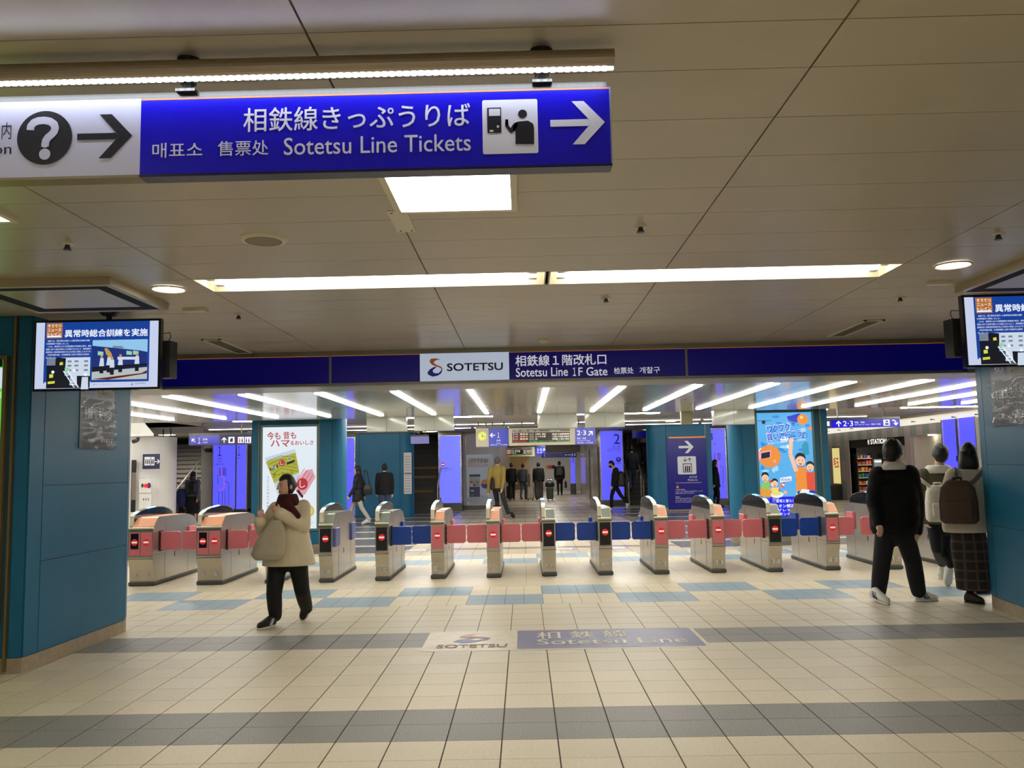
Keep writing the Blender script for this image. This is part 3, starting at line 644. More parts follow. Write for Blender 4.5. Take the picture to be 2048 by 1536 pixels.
# green poster case on the front of the left pillar
t = thing('poster_case', 'lit green poster case on the front face of the left teal pillar', 'poster', (-4.6, 6.62, .6)); b = MB(); b.box(-5.2, 6.60, .35, -4.055, 6.66, 2.46, BRONZE); put(b.obj('frame'), t)
B = Board((-5.2, 6.598, 0), X_, Z_, .0012); B.rect(.03, .4, 1.115, 2.43, glow('poster lime', '5fd04a', E_POSTER), 1, 'poster_print'); B.rect(.03, 2.2, 1.115, 2.36, glow('poster pale sky', 'cfd8ea', E_POSTER), 2, 'poster_print'); B.poly([(.03, 2.24), (.5, 2.28), (1.115, 2.17), (1.115, 2.12), (.03, 2.2)], glow('poster light green', 'a9e08a', E_POSTER), 3, 'poster_print')
B.rect(.03, .4, 1.115, 1.25, glow('poster yellow', 'd8d83a', E_POSTER), 2, 'poster_print'); B.rect(.03, 2.37, 1.115, 2.43, NAVYD, 3, 'poster_print'); B.text('のりばです', .7, 2.385, 1.02, 2.415, LETW, 4)
for k in range(9): B.disc(.1+k*.11, 2.25, .02, mat('tree green', '4d7a4a', .5), 4, 'poster_print', 10)
B.done(t)
# ================================================================ FLOOR STICKER
t = thing('floor_sticker', 'worn floor sticker with orange and blue emblem and a navy line name bar', 'sticker', (.5, 7.4, 0))
p0, p1, p2, p3 = flr(843, 1303), flr(1428, 1292), flr(1395, 1256), flr(868, 1264)
B = Board((0, 0, .0008), X_, V((0, 1, 0)), .0009)
def fl(x, y): p = flr(x, y); return p.x, p.y
ya = (fl(843, 1305)[1]+fl(1428, 1293)[1])/2; yb_ = (fl(868, 1264)[1]+fl(1395, 1255)[1])/2
xl, xr_, xn, xe_ = fl(840, 1303)[0], fl(1423, 1293)[0], fl(1034, 1296)[0], fl(1412, 1290)[0]
BASEC = mat('sticker film', 'd2c6a8', .4, noise=.08, nscale=9); NAV = mat('worn navy', '3c3c7e', .42, noise=.12, nscale=14); WORN = mat('worn white', 'd5cdbb', .45, noise=.1, nscale=30)
B.rrect(xl, ya, xr_, yb_, .07, BASEC, 1, 'base_film'); B.rrect(xn, ya+.045, xe_, yb_-.03, .02, NAV, 2, 'name_bar'); B.rect(xn, yb_-.03, xe_-.02, yb_-.015, mat('worn orange', 'b98c78', .45), 3, 'name_bar')
hh = yb_-ya
B.text('相 鉄 線', xn+.17, ya+hh*.52, xn+.98, yb_-hh*.13, WORN, 4, off=.02); B.text('Sotetsu Line', xn+.17, ya+hh*.22, xn+1.45, ya+hh*.48, WORN, 4, off=.015)
for pts, m in (([(0, .62), (.1, .8), (.3, .9), (.52, .86), (.34, .8), (.3, .72), (.5, .62), (.78, .5), (.62, .42), (.42, .52), (.2, .56)], mat('worn red', 'c58468', .45)), ([(-.1, .1), (.0, .3), (.3, .5), (.55, .55), (.36, .42), (.28, .3), (.45, .24), (.75, .46), (.7, .3), (.4, .08), (.1, .0)], mat('worn blue', '4658a8', .45))):
    B.mb('emblem').add([B.w(xl+.28+p[0]*.38, ya+hh*.38+p[1]*hh*.5, 4) for p in pts], [tuple(range(len(pts)))[::-1]], m)
B.text('SOTETSU', xl+.12, ya+hh*.14, xl+.72, ya+hh*.30, mat('worn black', '6a6358', .5), 4, off=.03)
B.done(t)
for x, y, lb in ((835, 1101, 'second'), (1128, 1098, 'middle'), (1232, 1096, 'fourth')):
    p = flr(x, y); B = Board((p.x, p.y, .0015), X_, V((0, 1, 0)), .001); t = thing('lane_sticker', 'small worn floor sticker past the gates, %s of three' % lb if lb != 'fourth' else 'small worn floor sticker past the gates, farthest right of three', 'sticker', tuple(p))
    B.rect(-.22, -.2, .22, .25, mat('sticker lilac', '8f8fb4', .4), 1, 'film'); B.rrect(-.16, -.12, .16, .18, .04, WORN, 2, 'film'); B.bar([(-.1, .03), (.1, .03)], .04, mat('sticker red', 'b06070', .4), 3, 'film'); B.done(t)
FWD = str.maketrans('0123456789', '０１２３４５６７８９')
# ================================================================ TICKET GATES
GM = {}
def gmesh(key, fn, smooth=False):
    if key not in GM: b = MB(); fn(b); b.sm = smooth; GM[key] = b.mesh(key.split('|')[0])
    return GM[key]
ARCH = [(.045, .80), (.055, .925), (.10, .955), (.22, .985), (.45, 1.014), (.75, 1.028), (1.02, 1.014), (1.22, .975), (1.33, .925), (1.37, .86)]
def gbody(b, w, side):
    L = -w/2
    low = [(1.56, .055), (.07, .055), (.065, .12), (.052, .22), (.02, .31), (0, .36), (0, .775), (.015, .785)]
    right = low+[(.155, .905), (.19, .917), (1.15, .905), (1.40, .865), (1.58, .74), (1.575, .3)]
    left = low+[(.05, .80), (.06, .86), (1.36, .86), (1.40, .80), (1.58, .76), (1.575, .3)]
    b.prism(right, L+.05, w/2, STEEL); b.prism(left, L, L+.05, STEEL)
def ghood(b, w):
    L = -w/2
    b.prism([(.058, .861)]+ARCH[1:9]+[(1.355, .861)], L-.001, L+.047, BLACKG)
def grim(b, w):
    L = -w/2
    for i, ((y0, z0), (y1, z1)) in enumerate(zip(ARCH, ARCH[1:-1])):
        m = CREAMP if i in (0, 1) else mat('hood lamp', '9fd4ff', .3, emit=.9, ecol='8fcaff') if i in (2, 4) else ALU
        q = .012; b.prism([(y0, z0), (y1, z1), (y1-q*.3, z1+q), (y0-q*.6, z0+q*.8)], L-.003, L+.05, m)
def gflap(b, col, s, w):
    x0, x1 = w/2+.012, w/2+.282; pr = []; r = .035; z0, z1 = .462, .712
    for cx, cz, a in ((x1-r, z0+r, -90), (x1-r, z1-r, 0)):
        for k in range(5): t = math.radians(a+k*22.5); pr.append((cx+r*math.cos(t), cz+r*math.sin(t)))
    pr += [(x0, z1), (x0, z0)]
    ring = []
    for y, k in ((.0, .985), (.008, 1), (.03, 1), (.038, .985)):
        ring.append([V((s*((x-(x0+x1)/2)*k+(x0+x1)/2), y-.04*(x-x0)/(x1-x0)*0, (z-.587)*k+.587)) for x, z in pr])
    n = len(pr); vs = [p for g in ring for p in g]
    fs = [tuple(range(n))[::-1], tuple(range(3*n, 4*n))]+[(k*n+i, k*n+(i+1) % n, (k+1)*n+(i+1) % n, (k+1)*n+i) for k in range(3) for i in range(n)]
    b.add(vs, fs, col)
def gate(cx, y, nums, kind, lf, rf, lab, wide=False, rear=True):
    """kind: pink or black front; lf/rf: pink, blue, stowed or None"""
    w = .335 if wide else .182; k = 'w' if wide else 'n'
    t = thing('ticket_gate', lab, 'ticket gate', (cx, y, 0), 0, 'row of ticket gates')
    P = lambda name, key, fn, par=t, loc=(0, 0, 0): inst(name, gmesh(name+'|'+key, fn), par, loc)
    P('plinth', k, lambda b: b.bev(-w/2-.012, .045, 0, w/2+.012, 1.60, .058, RUBBER, .012))
    P('body', k, lambda b: gbody(b, w, 0))
    P('hood', k, lambda b: ghood(b, w)); P('hood_rim', k, lambda b: grim(b, w))
    P('lip', k, lambda b: (b.bev(-w/2-.004, -.012, .762, w/2+.004, .03, .786, CREAMP, .006), b.box(-w/2-.001, -.004, .735, w/2+.001, .0, .762, mat('greenish band', '77806a', .3, .6))))
    P('waist_trim', k, lambda b: b.bev(-w/2-.003, -.006, .362, w/2+.003, .02, .382, ALU, .004))
    dis = ORANGE if kind == 'pink' else GREYG
    a = V((0, .015, .785)); c = V((0, .155, .905)); d = (c-a).normalized(); nn = V((0, -d.z, d.y))
    def disp(b):
        for x0, x1, m, l in ((-w/2+.055, w/2-.006, dis, .004),):
            q = [a+d*.012+V((x0, 0, 0)), a+d*.012+V((x1, 0, 0)), c-d*.006+V((x1, 0, 0)), c-d*.006+V((x0, 0, 0))]
            b.add(q+[p+nn*l for p in q], [(4, 5, 6, 7), (0, 1, 5, 4), (1, 2, 6, 5), (2, 3, 7, 6), (3, 0, 4, 7)], m)
    P('card_reader', k+kind, disp)
    P('top_cover', k+kind, lambda b: b.prism([(.195, .9172), (1.145, .9053), (1.145, .909), (.195, .921)], -w/2+.056, w/2-.004, ORANGE if kind == 'pink' else GREYG))
    pans = [(-w/2+.018, -.004, 'pinkblack'), (.008, w/2-.014, 'pink')] if wide else [(-w/2+.016, w/2-.016, kind)]
    for x0, x1, kk in pans:
        m = PINK if 'pink' in kk else BLACK
        fp = P('front_panel', '%s%s%.2f' % (k, kk, x0), lambda b: b.box(x0, -.006, .412, x1, .002, .722, m))
        xc = (x0+x1)/2
        if kk == 'pinkblack': P('display_window', k, lambda b: b.box(x0+.02, -.009, .50, x1-.02, -.005, .705, BLACKG), fp)
        if nums is not None:
            def ne(b):
                n = 24; yy = -.011
                b.cyl((xc, -.0055, .588), (xc, yy, .588), .044, .044, REDS, n); b.box(xc-.035, yy-.002, .577, xc+.035, yy, .599, WHITES)
            P('no_entry_sign', '%s%.2f' % (k, x0), ne, fp)
    if nums:
        for j, s in enumerate(nums.split()):
            xc = (-.082 if wide else -.036) if j == 0 else (.078 if wide else .034)
            st = P('number_sticker', '%s%d' % (k, j), lambda b: b.add([(xc-.024, .0610, .115), (xc+.024, .0610, .115), (xc+.024, .0525, .175), (xc-.024, .0525, .175)], [(0, 1, 2, 3)], WHITEP))
            bd = Board((cx+xc-.017, y+.0592, .122), X_, V((0, -.14, 1)), .0008); bd.text(s.translate(FWD), 0, 0, .036 if len(s) > 1 else .018, .044, INK, 1, 'number', .02); 
            for o in bd.done(None).values(): o.parent = st; o.matrix_parent_inverse = Matrix.Translation((-cx, -y, 0))
    for s, cf in ((-1, lf), (1, rf)):
        if cf is None: continue
        col = PINK if cf == 'pink' else BLUEF if cf == 'blue' else BLUES
        for yy in ((.22, 1.32) if rear else (.22,)):
            if cf == 'stowed' or yy > 1:
                P('stowed_flap', '%d%s%.1f%s' % (s, k, yy, cf), lambda b: b.bev(s*(w/2)-.002 if s > 0 else s*(w/2)-.03, yy-.13, .47, s*(w/2)+.03 if s > 0 else s*(w/2)+.002, yy+.14, .72, col, .005))
            else:
                fl_ = P('flap', '%d%s%s' % (s, k, cf), lambda b: gflap(b, col, s, w), loc=(0, yy, 0))
                P('hinge', '%d%s' % (s, k), lambda b: (b.box(s*(w/2+.006)-.006, -.02, .45, s*(w/2+.006)+.006, .09, .725, BLACK), [b.box(s*(w/2+.012)-.008, -.006, z, s*(w/2+.012)+.008, .01, z+.02, STEELD) for z in (.5, .60, .66)]), fl_)
    for s in (-1, 1):
        P('side_label', '%d%s' % (s, k), lambda b: b.box(s*w/2-.0015, .72, .33, s*w/2+.0015, .745, .40, BLACK))
        P('side_seam', '%d%s' % (s, k), lambda b: (b.box(s*w/2-.0012, .40, .07, s*w/2+.0012, .404, .80, STEELD), b.box(s*w/2-.0012, 1.22, .07, s*w/2+.0012, 1.224, .80, STEELD), b.box(s*w/2-.0012, .05, .405, s*w/2+.0012, .40, .409, STEELD)))
    return t
GX = [(-5.19, 11.55, '19 18', 'pink', None, 'pink', 'pink-fronted ticket gate partly hidden by the left teal pillar, farthest left of the row', True),
 (-4.265, 11.55, '18 17', 'pink', 'pink', 'pink', 'double-fronted pink ticket gate numbered 18 and 17, with a black window', True),
 (-3.425, 11.57, '17 16', 'pink', 'pink', None, 'pink ticket gate hidden behind the walking woman in the cream coat', False),
 (-2.69, 11.56, '16 15', 'black', None, 'stowed', 'black-fronted ticket gate numbered 16 and 15 with flaps folded open', False),
 (-1.944, 11.63, '15 14', 'black', None, 'blue', 'black-fronted ticket gate numbered 15 and 14 with one blue flap', False),
 (-1.201, 11.74, '14 13', 'pink', 'blue', 'pink', 'pink-fronted ticket gate numbered 14 and 13, blue flap on one side, pink on the other', False),
 (-.439, 11.745, '13 12', 'pink', 'pink', 'pink', 'pink-fronted ticket gate numbered 13 and 12, below the departure board', False),
 (.32, 11.79, '12 11', 'black', 'pink', 'blue', 'black-fronted ticket gate numbered 12 and 11, pink and blue flaps', False),
 (1.09, 11.79, '11 10', 'black', 'blue', 'blue', 'black-fronted ticket gate numbered 11 and 10 between two blue flaps', False),
 (1.857, 11.79, '10 9', 'pink', 'blue', 'pink', 'pink-fronted ticket gate numbered 10 and 9, blue and pink flaps, by the silhouetted walker', False),
 (2.64, 11.82, '9 8', 'pink', 'pink', 'pink', 'pink-fronted ticket gate numbered 9 and 8, directly before the navy lift sign', False),
 (3.407, 11.80, '8 7', 'black', 'pink', 'blue', 'black-fronted ticket gate numbered 8 and 7 before the red and blue advert', False),
 (4.218, 11.88, '7 6', 'pink', 'blue', 'pink', 'pink-fronted ticket gate numbered 7 and 6, next to the man in black', False),
 (5.06, 11.85, '6 5', 'pink', 'pink', None, 'pink-topped ticket gate behind the man in the black jacket', False),
 (5.95, 11.9, '5 4', 'pink', None, None, 'ticket gate hidden behind the girl with the brown backpack', False)]
for g in GX: gate(*g)

# ================================================================ GATE HALL PILLARS WITH POSTERS
def postercolumn(name, Y, pxs, cyl_side, lab):
    """pxs: outer left, poster left, poster right, outer right, in photograph pixels at depth Y"""
    x0, x1 = at(pxs[0], 950, Y).x, at(pxs[3], 950, Y).x
    b = MB(); b.box(x0, Y, .1, x1, Y+1.1, ZF, TEALD); root = tag(b.obj(name), kind='structure')
    b = MB(); b.box(x0-.01, Y-.012, 0, x1+.01, Y+1.1, .12, SKIRT); b.obj('skirting', root)
    for xa, xb in ((x0, at(pxs[1], 950, Y).x-.05), (at(pxs[2], 950, Y).x+.05, x1)):
        b = MB(); b.box(xa+.004, Y-.01, .13, xb-.004, Y, ZF-.01, TEAL); b.obj('panel', root)
    xa, xb = at(pxs[1], 950, Y).x-.05, at(pxs[2], 950, Y).x+.05
    b = MB(); b.box(xa+.004, Y-.01, .13, xb-.004, Y, .36, TEAL); b.obj('panel', root)
    for x in (xa, xb): b = MB(); b.box(x-.008, Y-.014, .12, x+.008, Y, ZF, BRONZE); b.obj('trim', root)
    s = 1 if cyl_side > 0 else -1; cx = (x1 if s > 0 else x0)
    b = MB(); b.cyl((cx, Y+.24, .1), (cx, Y+.24, ZF), .23, .23, TEAL, 36, False); o = b.obj('round_edge', root, smooth=True)
    b = MB(); b.cyl((cx, Y+.24, 0), (cx, Y+.24, .11), .24, .24, SKIRT, 36); b.obj('round_skirting', root)
    return root
YL, YR = 16.15, 16.25
postercolumn('pillar', YL, (503, 523, 634, 664), 1, '')
postercolumn('pillar', YR, (1488, 1523, 1640, 1660), -1, '')
def PB(Y, step=.0015): return Board((0, Y, 0), X_, Z_, step)
def poster(Y, c, lab, base):
    t = thing('lit_poster', lab, 'poster', tuple(at((c[0]+c[2])/2, c[3], Y))); B = PB(Y-.03)
    (u0, v0), (u1, _), (_, v1) = B.px(c[0], c[3]), B.px(c[2], c[3]), B.px(c[0], c[1])
    b = MB(); b.box(u0-.045, Y-.028, v0-.045, u1+.045, Y+.02, v1+.045, mat('poster frame', '5a7a80', .35, .5)); put(b.obj('frame'), t)
    b = MB(); b.box(u0, Y-.0285, v0, u1, Y-.027, v1, base); put(b.obj('lit_face'), t)
    return t, Board((u0, Y-.029, v0), X_, Z_, .0015), u1-u0, v1-v0
PW = glow('poster white', 'e4edf6', E_POSTER*.95); PR_ = glow('poster red', 'c8323c', .75); PGRN = glow('poster olive', 'b4b43a', .85); PGR2 = glow('poster dark olive', '84902a', .7); PPK = glow('poster pink', 'e8a8b4', .85); PPK2 = glow('poster rose', 'd8596a', .8); PBK = glow('poster black', '20201c', .5); PGY = glow('poster grey', '777c84', .7); PYL = glow('poster gold', 'd8c050', .85); PLB = glow('poster pale', 'cfdcea', .85)
t, B, W, Hh = poster(YL, (524, 855, 633, 1059), 'white lit food poster with red headline behind the woman', PW)
def q(pts): return [(a*W, b*Hh) for a, b in pts]
B.text('今も', .08*W, .875*Hh, .33*W, .955*Hh, PR_, 2, off=.03); B.text('昔も', .38*W, .88*Hh, .62*W, .955*Hh, PR_, 2, off=.03)
B.text('ハマ', .15*W, .805*Hh, .50*W, .87*Hh, PR_, 2, off=.03); B.text('るおいしさ', .51*W, .82*Hh, .94*W, .862*Hh, PR_, 2, off=.03)
for k, ch in enumerate('大正十三年神奈川県鶴見'): B.text(ch, .085*W, (.50-.032*k)*Hh, .125*W, (.522-.032*k)*Hh, PGY, 2)
B.poly(q([(.04, .70), (.60, .78), (.68, .56), (.66, .40), (.3, .30), (.22, .44)]), PLB, 1); B.poly(q([(.06, .66), (.61, .745), (.68, .55), (.22, .45)]), PGRN, 2)
for k in range(5): B.bar(q([(.10+.02*k, .67-.035*k), (.34, .715-.03*k), (.60+.012*k, .70-.035*k)]), .012, PGR2, 3)
B.disc(.36*W, .645*Hh, .058*W*1.0, PR_, 4, ry=.058*W*1.05); B.text('し', .33*W, .625*Hh, .39*W, .665*Hh, PW, 5); B.disc(.5*W, .685*Hh, .035*W, PLB, 4); B.disc(.5*W, .685*Hh, .025*W, PGR2, 5)
B.poly(q([(.14, .575), (.29, .60), (.28, .63), (.13, .605)]), PBK, 4); B.text('特選', .15*W, .583*Hh, .27*W, .615*Hh, PW, 5, rot=.12); B.poly(q([(.45, .625), (.60, .655), (.59, .675), (.45, .65)]), PBK, 4); B.text('ボーセージ', .20*W, .50*Hh, .58*W, .545*Hh, PBK, 4, rot=.17)
B.poly(q([(.56, .42), (.80, .57), (.92, .58), (.98, .50), (.80, .34), (.70, .30)]), PPK, 3)
for k in range(4): B.bar(q([(.64+.07*k, .48+.02*k-.03*k), (.78+.05*k, .585-.02*k)]), .012, PPK2, 4)
B.disc(.74*W, .435*Hh, .1*W, PR_, 5, ry=.11*W); B.text('し', .69*W, .40*Hh, .79*W, .47*Hh, PW, 6); B.poly(q([(.63, .37), (.74, .295), (.76, .315), (.67, .385)]), PBK, 5)
B.disc(.86*W, .17*Hh, .1*W, PYL, 2, ry=.11*W); B.disc(.86*W, .17*Hh, .07*W, glow('poster cream', 'ead98a', .85), 3); B.text('お問い合わせ', .8*W, .05*Hh, .95*W, .06*Hh, PGY, 2)
B.done(t)
E_ = E_POSTER
QS, QB, QD, QO, QW, QN, QT, QR, QY, QG, QSK, QK, QV = glow('ad sky', '58b0ec', E_*1.0), glow('ad blue', '2f8fe0', E_), glow('ad deep blue', '1a34c8', E_), glow('ad orange', 'f09038', E_), glow('ad white', 'eaf4ff', E_), glow('ad royal', '0a10e8', E_), glow('ad teal', '2a9ab8', E_), glow('ad red', 'e05038', E_), glow('ad yellow', 'e8dc70', E_), glow('ad green', '8ac860', E_), glow('ad skin', 'f4c8a8', E_), glow('ad black', '1c2430', .6), glow('ad pink', 'f0a8c8', E_)
t, B, W, Hh = poster(YR, (1523, 826, 1633, 1034), 'lit blue and orange advert with cheering children under bold lettering', QS)
rnd = random.Random(11)
for k in range(46): B.disc(rnd.uniform(.05, .95)*W, rnd.uniform(.42, .98)*Hh, rnd.uniform(.03, .085)*W, rnd.choice([QB, QW, QS, QB, glow('ad pale sky', 'a8d8f8', E_)]), 1+(k % 3)*.2, 'print', 9, ry=rnd.uniform(.02, .07)*W)
B.disc(.84*W, .93*Hh, .1*W, QO, 2); B.disc(.82*W, .95*Hh, .03*W, QY, 3); B.disc(.97*W, .84*Hh, .035*W, QO, 2); B.poly(q([(.55, .96), (.8, .99), (.75, .9), (.58, .92)]), QD, 1.8)
B.disc(.2*W, .58*Hh, .205*W, QO, 2); B.poly(q([(.0, .55), (.22, .565), (.23, .64), (.0, .62)]), QV, 3); B.poly(q([(.045, .555), (.205, .57), (.21, .625), (.05, .61)]), QK, 4); B.disc(.29*W, .53*Hh, .025*W, QV, 4)
B.text('ワクワク', .172*W, .794*Hh, .623*W, .883*Hh, QW, 4.2, off=.05, rot=.10); B.text('買いに行こう。', .162*W, .719*Hh, .89*W, .808*Hh, QW, 4.2, off=.05, rot=.10); B.text('ワクワク', .18*W, .80*Hh, .61*W, .875*Hh, QD, 5, off=.03, rot=.10); B.text('を、', .63*W, .865*Hh, .76*W, .90*Hh, QD, 5, off=.02, rot=.10); B.text('買いに行こう。', .17*W, .725*Hh, .88*W, .80*Hh, QD, 5, off=.025, rot=.10); B.text('買い物のワクワクを再生する、家電と暮らしの体験型店舗', .19*W, .69*Hh, .88*W, .712*Hh, QW, 5, rot=.10)
B.bar(q([(.0, .925), (.27, .925)]), .008, QK, 3); B.disc(.12*W, .91*Hh, .035*W, QK, 4); B.poly(q([(.82, .58), (.93, .59), (.92, .70), (.86, .72), (.80, .67)]), QT, 3)
def kid(u, v, s, shirt, trouser, arm=True):
    B.poly(q([(u-.09*s, v-.22*s), (u+.09*s, v-.22*s), (u+.1*s, v), (u-.1*s, v)]), shirt, 5); B.poly(q([(u-.08*s, v-.42*s), (u+.1*s, v-.38*s), (u+.08*s, v-.2*s), (u-.08*s, v-.2*s)]), trouser, 4.5)
    if arm: B.bar(q([(u-.08*s, v-.04*s), (u-.17*s, v+.12*s), (u-.14*s, v+.27*s)]), .035*s*W*2, QSK, 5)
    B.disc(u*W, (v+.055*s)*Hh, .085*s*W, QSK, 6); B.disc(u*W, (v+.085*s)*Hh, .09*s*W, QK, 5.8); B.poly(q([(u-.04*s, v+.035*s), (u+.03*s, v+.035*s), (u, v+.015*s)]), QR, 7)
    for e in (-.03, .03): B.disc((u+e*s)*W, (v+.06*s)*Hh, .009*s*W, QK, 7)
kid(.76, .47, 1.05, QO, QD); kid(.93, .42, .8, QR, QD, False); kid(.10, .33, .75, QG, QY, False); kid(.27, .28, .65, QY, QY, False)
for k in range(60): B.disc(rnd.uniform(.05, .95)*W, rnd.uniform(.20, .36)*Hh, rnd.uniform(.015, .035)*W, rnd.choice([QV, QR, QW, QY, QB, QG, QO]), 3+(k % 4)*.3, 'print', 8)
B.poly(q([(.37, .325), (.58, .34), (.58, .385), (.37, .37)]), QW, 8); B.text('EDION', .39*W, .34*Hh, .56*W, .362*Hh, QD, 9, off=.02)
B.rect(0, 0, W, .19*Hh, QN, 5); B.poly(q([(.0, .18), (.3, .19), (.2, .25), (.0, .28)]), QO, 5); B.disc(.30*W, .21*Hh, .115*W, QW, 6, ry=.03*Hh); B.disc(.29*W, .22*Hh, .09*W, QY, 6.5, ry=.018*Hh)
B.poly(q([(.66, .18), (.76, .26), (.9, .25), (.84, .17)]), QW, 6); B.text('家電と暮らしの', .28*W, .135*Hh, .68*W, .165*Hh, QW, 7, off=.02); B.text('エディオン横浜西口本店', .10*W, .085*Hh, .90*W, .12*Hh, QW, 7, off=.03); B.text('ビブレすぐそば', .22*W, .05*Hh, .8*W, .075*Hh, QW, 7, off=.02); B.text('グランドオープン', .26*W, .01*Hh, .8*W, .04*Hh, QW, 7, off=.02)
B.done(t)
# ================================================================ FAR HALL
def bx(name, x0, y0, z0, x1, y1, z1, m, root=None, kind=None):
    b = MB(); b.box(x0, y0, z0, x1, y1, z1, m); o = b.obj(name)
    if root: put(o, root)
    return tag(o, kind=kind) if kind else o
def xz(x, y, Y): p = at(x, y, Y); return p.x, p.z
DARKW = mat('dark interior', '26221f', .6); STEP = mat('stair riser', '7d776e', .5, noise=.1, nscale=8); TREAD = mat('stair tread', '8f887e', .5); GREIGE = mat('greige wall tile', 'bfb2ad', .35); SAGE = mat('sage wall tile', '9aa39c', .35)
# --- boards hanging at the edge of the glossy ceiling
for k, (a, c) in enumerate(((733, 813), (828, 908), (1075, 1155), (1170, 1250), (1428, 1510))):
    Y = 15.0; x0, x1 = at(a, 850, Y).x, at(c, 850, Y).x
    t = thing('hanging_board', 'blank white board hanging from the ceiling, %s' % ('nearest the white food poster column', 'second of five, above the dark steps', 'third of five, over the departure board', 'fourth of five, over the lightbox numbered 2', 'beside the blue and orange advert')[k], 'board', ((x0+x1)/2, Y, ZH))
    for s in (0, 1):
        xa = x0+(x1-x0)*s/2; bx('face_panel', xa+.002, Y, 2.165, xa+(x1-x0)/2-.002, Y+.16, ZH-.001, mat('milky board', 'c9ccc2', .12, coat=.4), t)
    bx('bottom_edge', x0, Y-.002, 2.158, x1, Y+.162, 2.165, ALU, t)
p = at(1374, 836, 15.2); t = thing('hanging_board', 'narrow olive board hanging before the lift sign column', 'board', tuple(p)); a, c = at(1363, 848, 15.2), at(1385, 826, 15.2); bx('face_panel', a.x, 15.2, a.z, c.x, 15.3, ZH, mat('olive board', '8d8a68', .4), t); bx('bottom_edge', a.x, 15.198, a.z-.006, c.x, 15.302, a.z, ALU, t)
# --- lightboxes
def lightbox(x0, yt, x1, yb, Y, lab, face=VIOL, base=True, cap=True):
    a, zt_ = xz(x0, yt, Y); c, zb_ = xz(x1, yb, Y); zb_ = at((x0+x1)/2, yb, Y).z; zt_ = at((x0+x1)/2, yt, Y).z
    t = thing('lightbox_column', lab, 'lightbox', ((a+c)/2, Y, 0)); e = .03
    bx('lit_face', a, Y, zb_, c, Y+.02, zt_, face, t)
    b = MB(); b.box(a-e, Y-.015, zb_-e, a, Y+.5, zt_+e, STEEL); b.box(c, Y-.015, zb_-e, c+e, Y+.5, zt_+e, STEEL); b.box(a, Y-.015, zt_, c, Y+.5, zt_+e, STEEL); put(b.obj('frame'), t)
    bx('base', a-e, Y-.01, 0, c+e, Y+.5, zb_, STEELD, t); bx('back_box', a, Y+.02, zb_, c, Y+.5, zt_, STEELD, t)
    bx('top_box', a-e, Y-.005, zt_+e, c+e, Y+.5, ZF, mat('column head', '8a867c', .4), t)
    return t, Board((0, Y, 0), X_, Z_, .003)
t, B = lightbox(427, 889, 470, 1018, 25.6, 'violet lightbox with platform number 1 and a route map')
B.tpx('１', 436, 893, 912, 443, INKB, 2); B.tpx('各停', 436, 915, 919, 443, INKB, 2); B.tpx('Local', 436, 921, 924, 443, INKB, 2); B.tpx('路線図のご案内', 431, 927, 930, 447, INKB, 2)
PKL = glow('map pink', 'b060e8', .9)
def route(B, x, y, s):
    pt = lambda a, b: B.px(x+a*s, y+b*s)
    B.bar([pt(10, 0), pt(10, 18), pt(16, 22), pt(16, 44), pt(12, 48), pt(4, 52)], .03, PKL, 2, 'route_map'); B.bar([pt(16, 30), pt(22, 32), pt(26, 36), pt(26, 84)], .012, INKB, 2, 'route_map'); B.bar([pt(4, 52), pt(4, 80)], .012, INKB, 2, 'route_map'); B.bar([pt(12, 52), pt(12, 84)], .012, INKB, 2, 'route_map'); B.bar([pt(18, 50), pt(18, 84)], .012, INKB, 2, 'route_map'); B.bar([pt(2, 16), pt(2, 36)], .012, INKB, 2, 'route_map')
    for k in range(9):
        u, v = pt(12, 2+k*2); B.rect(u, v, u+.12, v+.012, INKB, 2, 'route_map'); u, v = pt(5, 2+k*2); B.rect(u, v, u+.06, v+.012, INKB, 2, 'route_map')
route(B, 434, 935, .9); B.done(t)
t, B = lightbox(474, 889, 492, 1018, 25.6, 'narrow violet lightbox strip with a thin 1, beside the route map lightbox'); B.tpx('１', 476, 893, 911, 480, INKB, 2); B.tpx('各停', 475, 915, 918, 480, INKB, 2); B.done(t)
t, B = lightbox(688, 876, 709, 1030, 27.6, 'violet lightbox sliver between the white poster column and the teal wall'); B.tpx('・・・', 693, 941, 944, 702, INKB, 2); B.done(t)
t, B = lightbox(878, 872, 922, 1006, 29.4, 'pale violet lightbox with a red no entry mark beside the dark steps', VIOL2)
u, v = B.px(886, 929); B.disc(u, v, .07, PR_, 2, 'no_entry_mark'); B.rect(u-.05, v-.014, u+.05, v+.014, QW, 3, 'no_entry_mark'); B.tpx('降車専用ホーム', 881, 935, 939.5, 906, INKB, 2); B.tpx('Alight-only Platform', 881, 941, 943, 898, INKB, 2); B.done(t)
t, B = lightbox(1200, 862, 1248, 1000, 31, 'violet lightbox with a large number 2 beside the stairs', VIOL)
B.tpx('2', 1228, 868, 888, 1240, INKB, 2); B.tpx('特急・快速', 1225, 891, 895, 1240, INKB, 2); B.tpx('Ltd. Express, Rapid', 1217, 896, 898.6, 1240, INKB, 2); B.tpx('相鉄本線・いずみ野線', 1214, 900, 902, 1240, INKB, 2); u, v = B.px(1237, 919); B.disc(u, v, .09, INKB, 2, 'arrow_badge'); B.arrow(u, v, .12, math.pi/2, VIOL, 3, 'arrow_badge'); B.tpx('ご利用案内', 1229, 925, 927.5, 1242, INKB, 2); B.done(t)
t, B = lightbox(1420, 858, 1455, 997, 30, 'violet lightbox with a route map behind the lift sign column'); B.tpx('3', 1417, 866, 881, 1426, INKB, 2); B.tpx('特急・快速', 1420, 886, 889, 1432, INKB, 2); route(B, 1424, 905, .85); B.done(t)
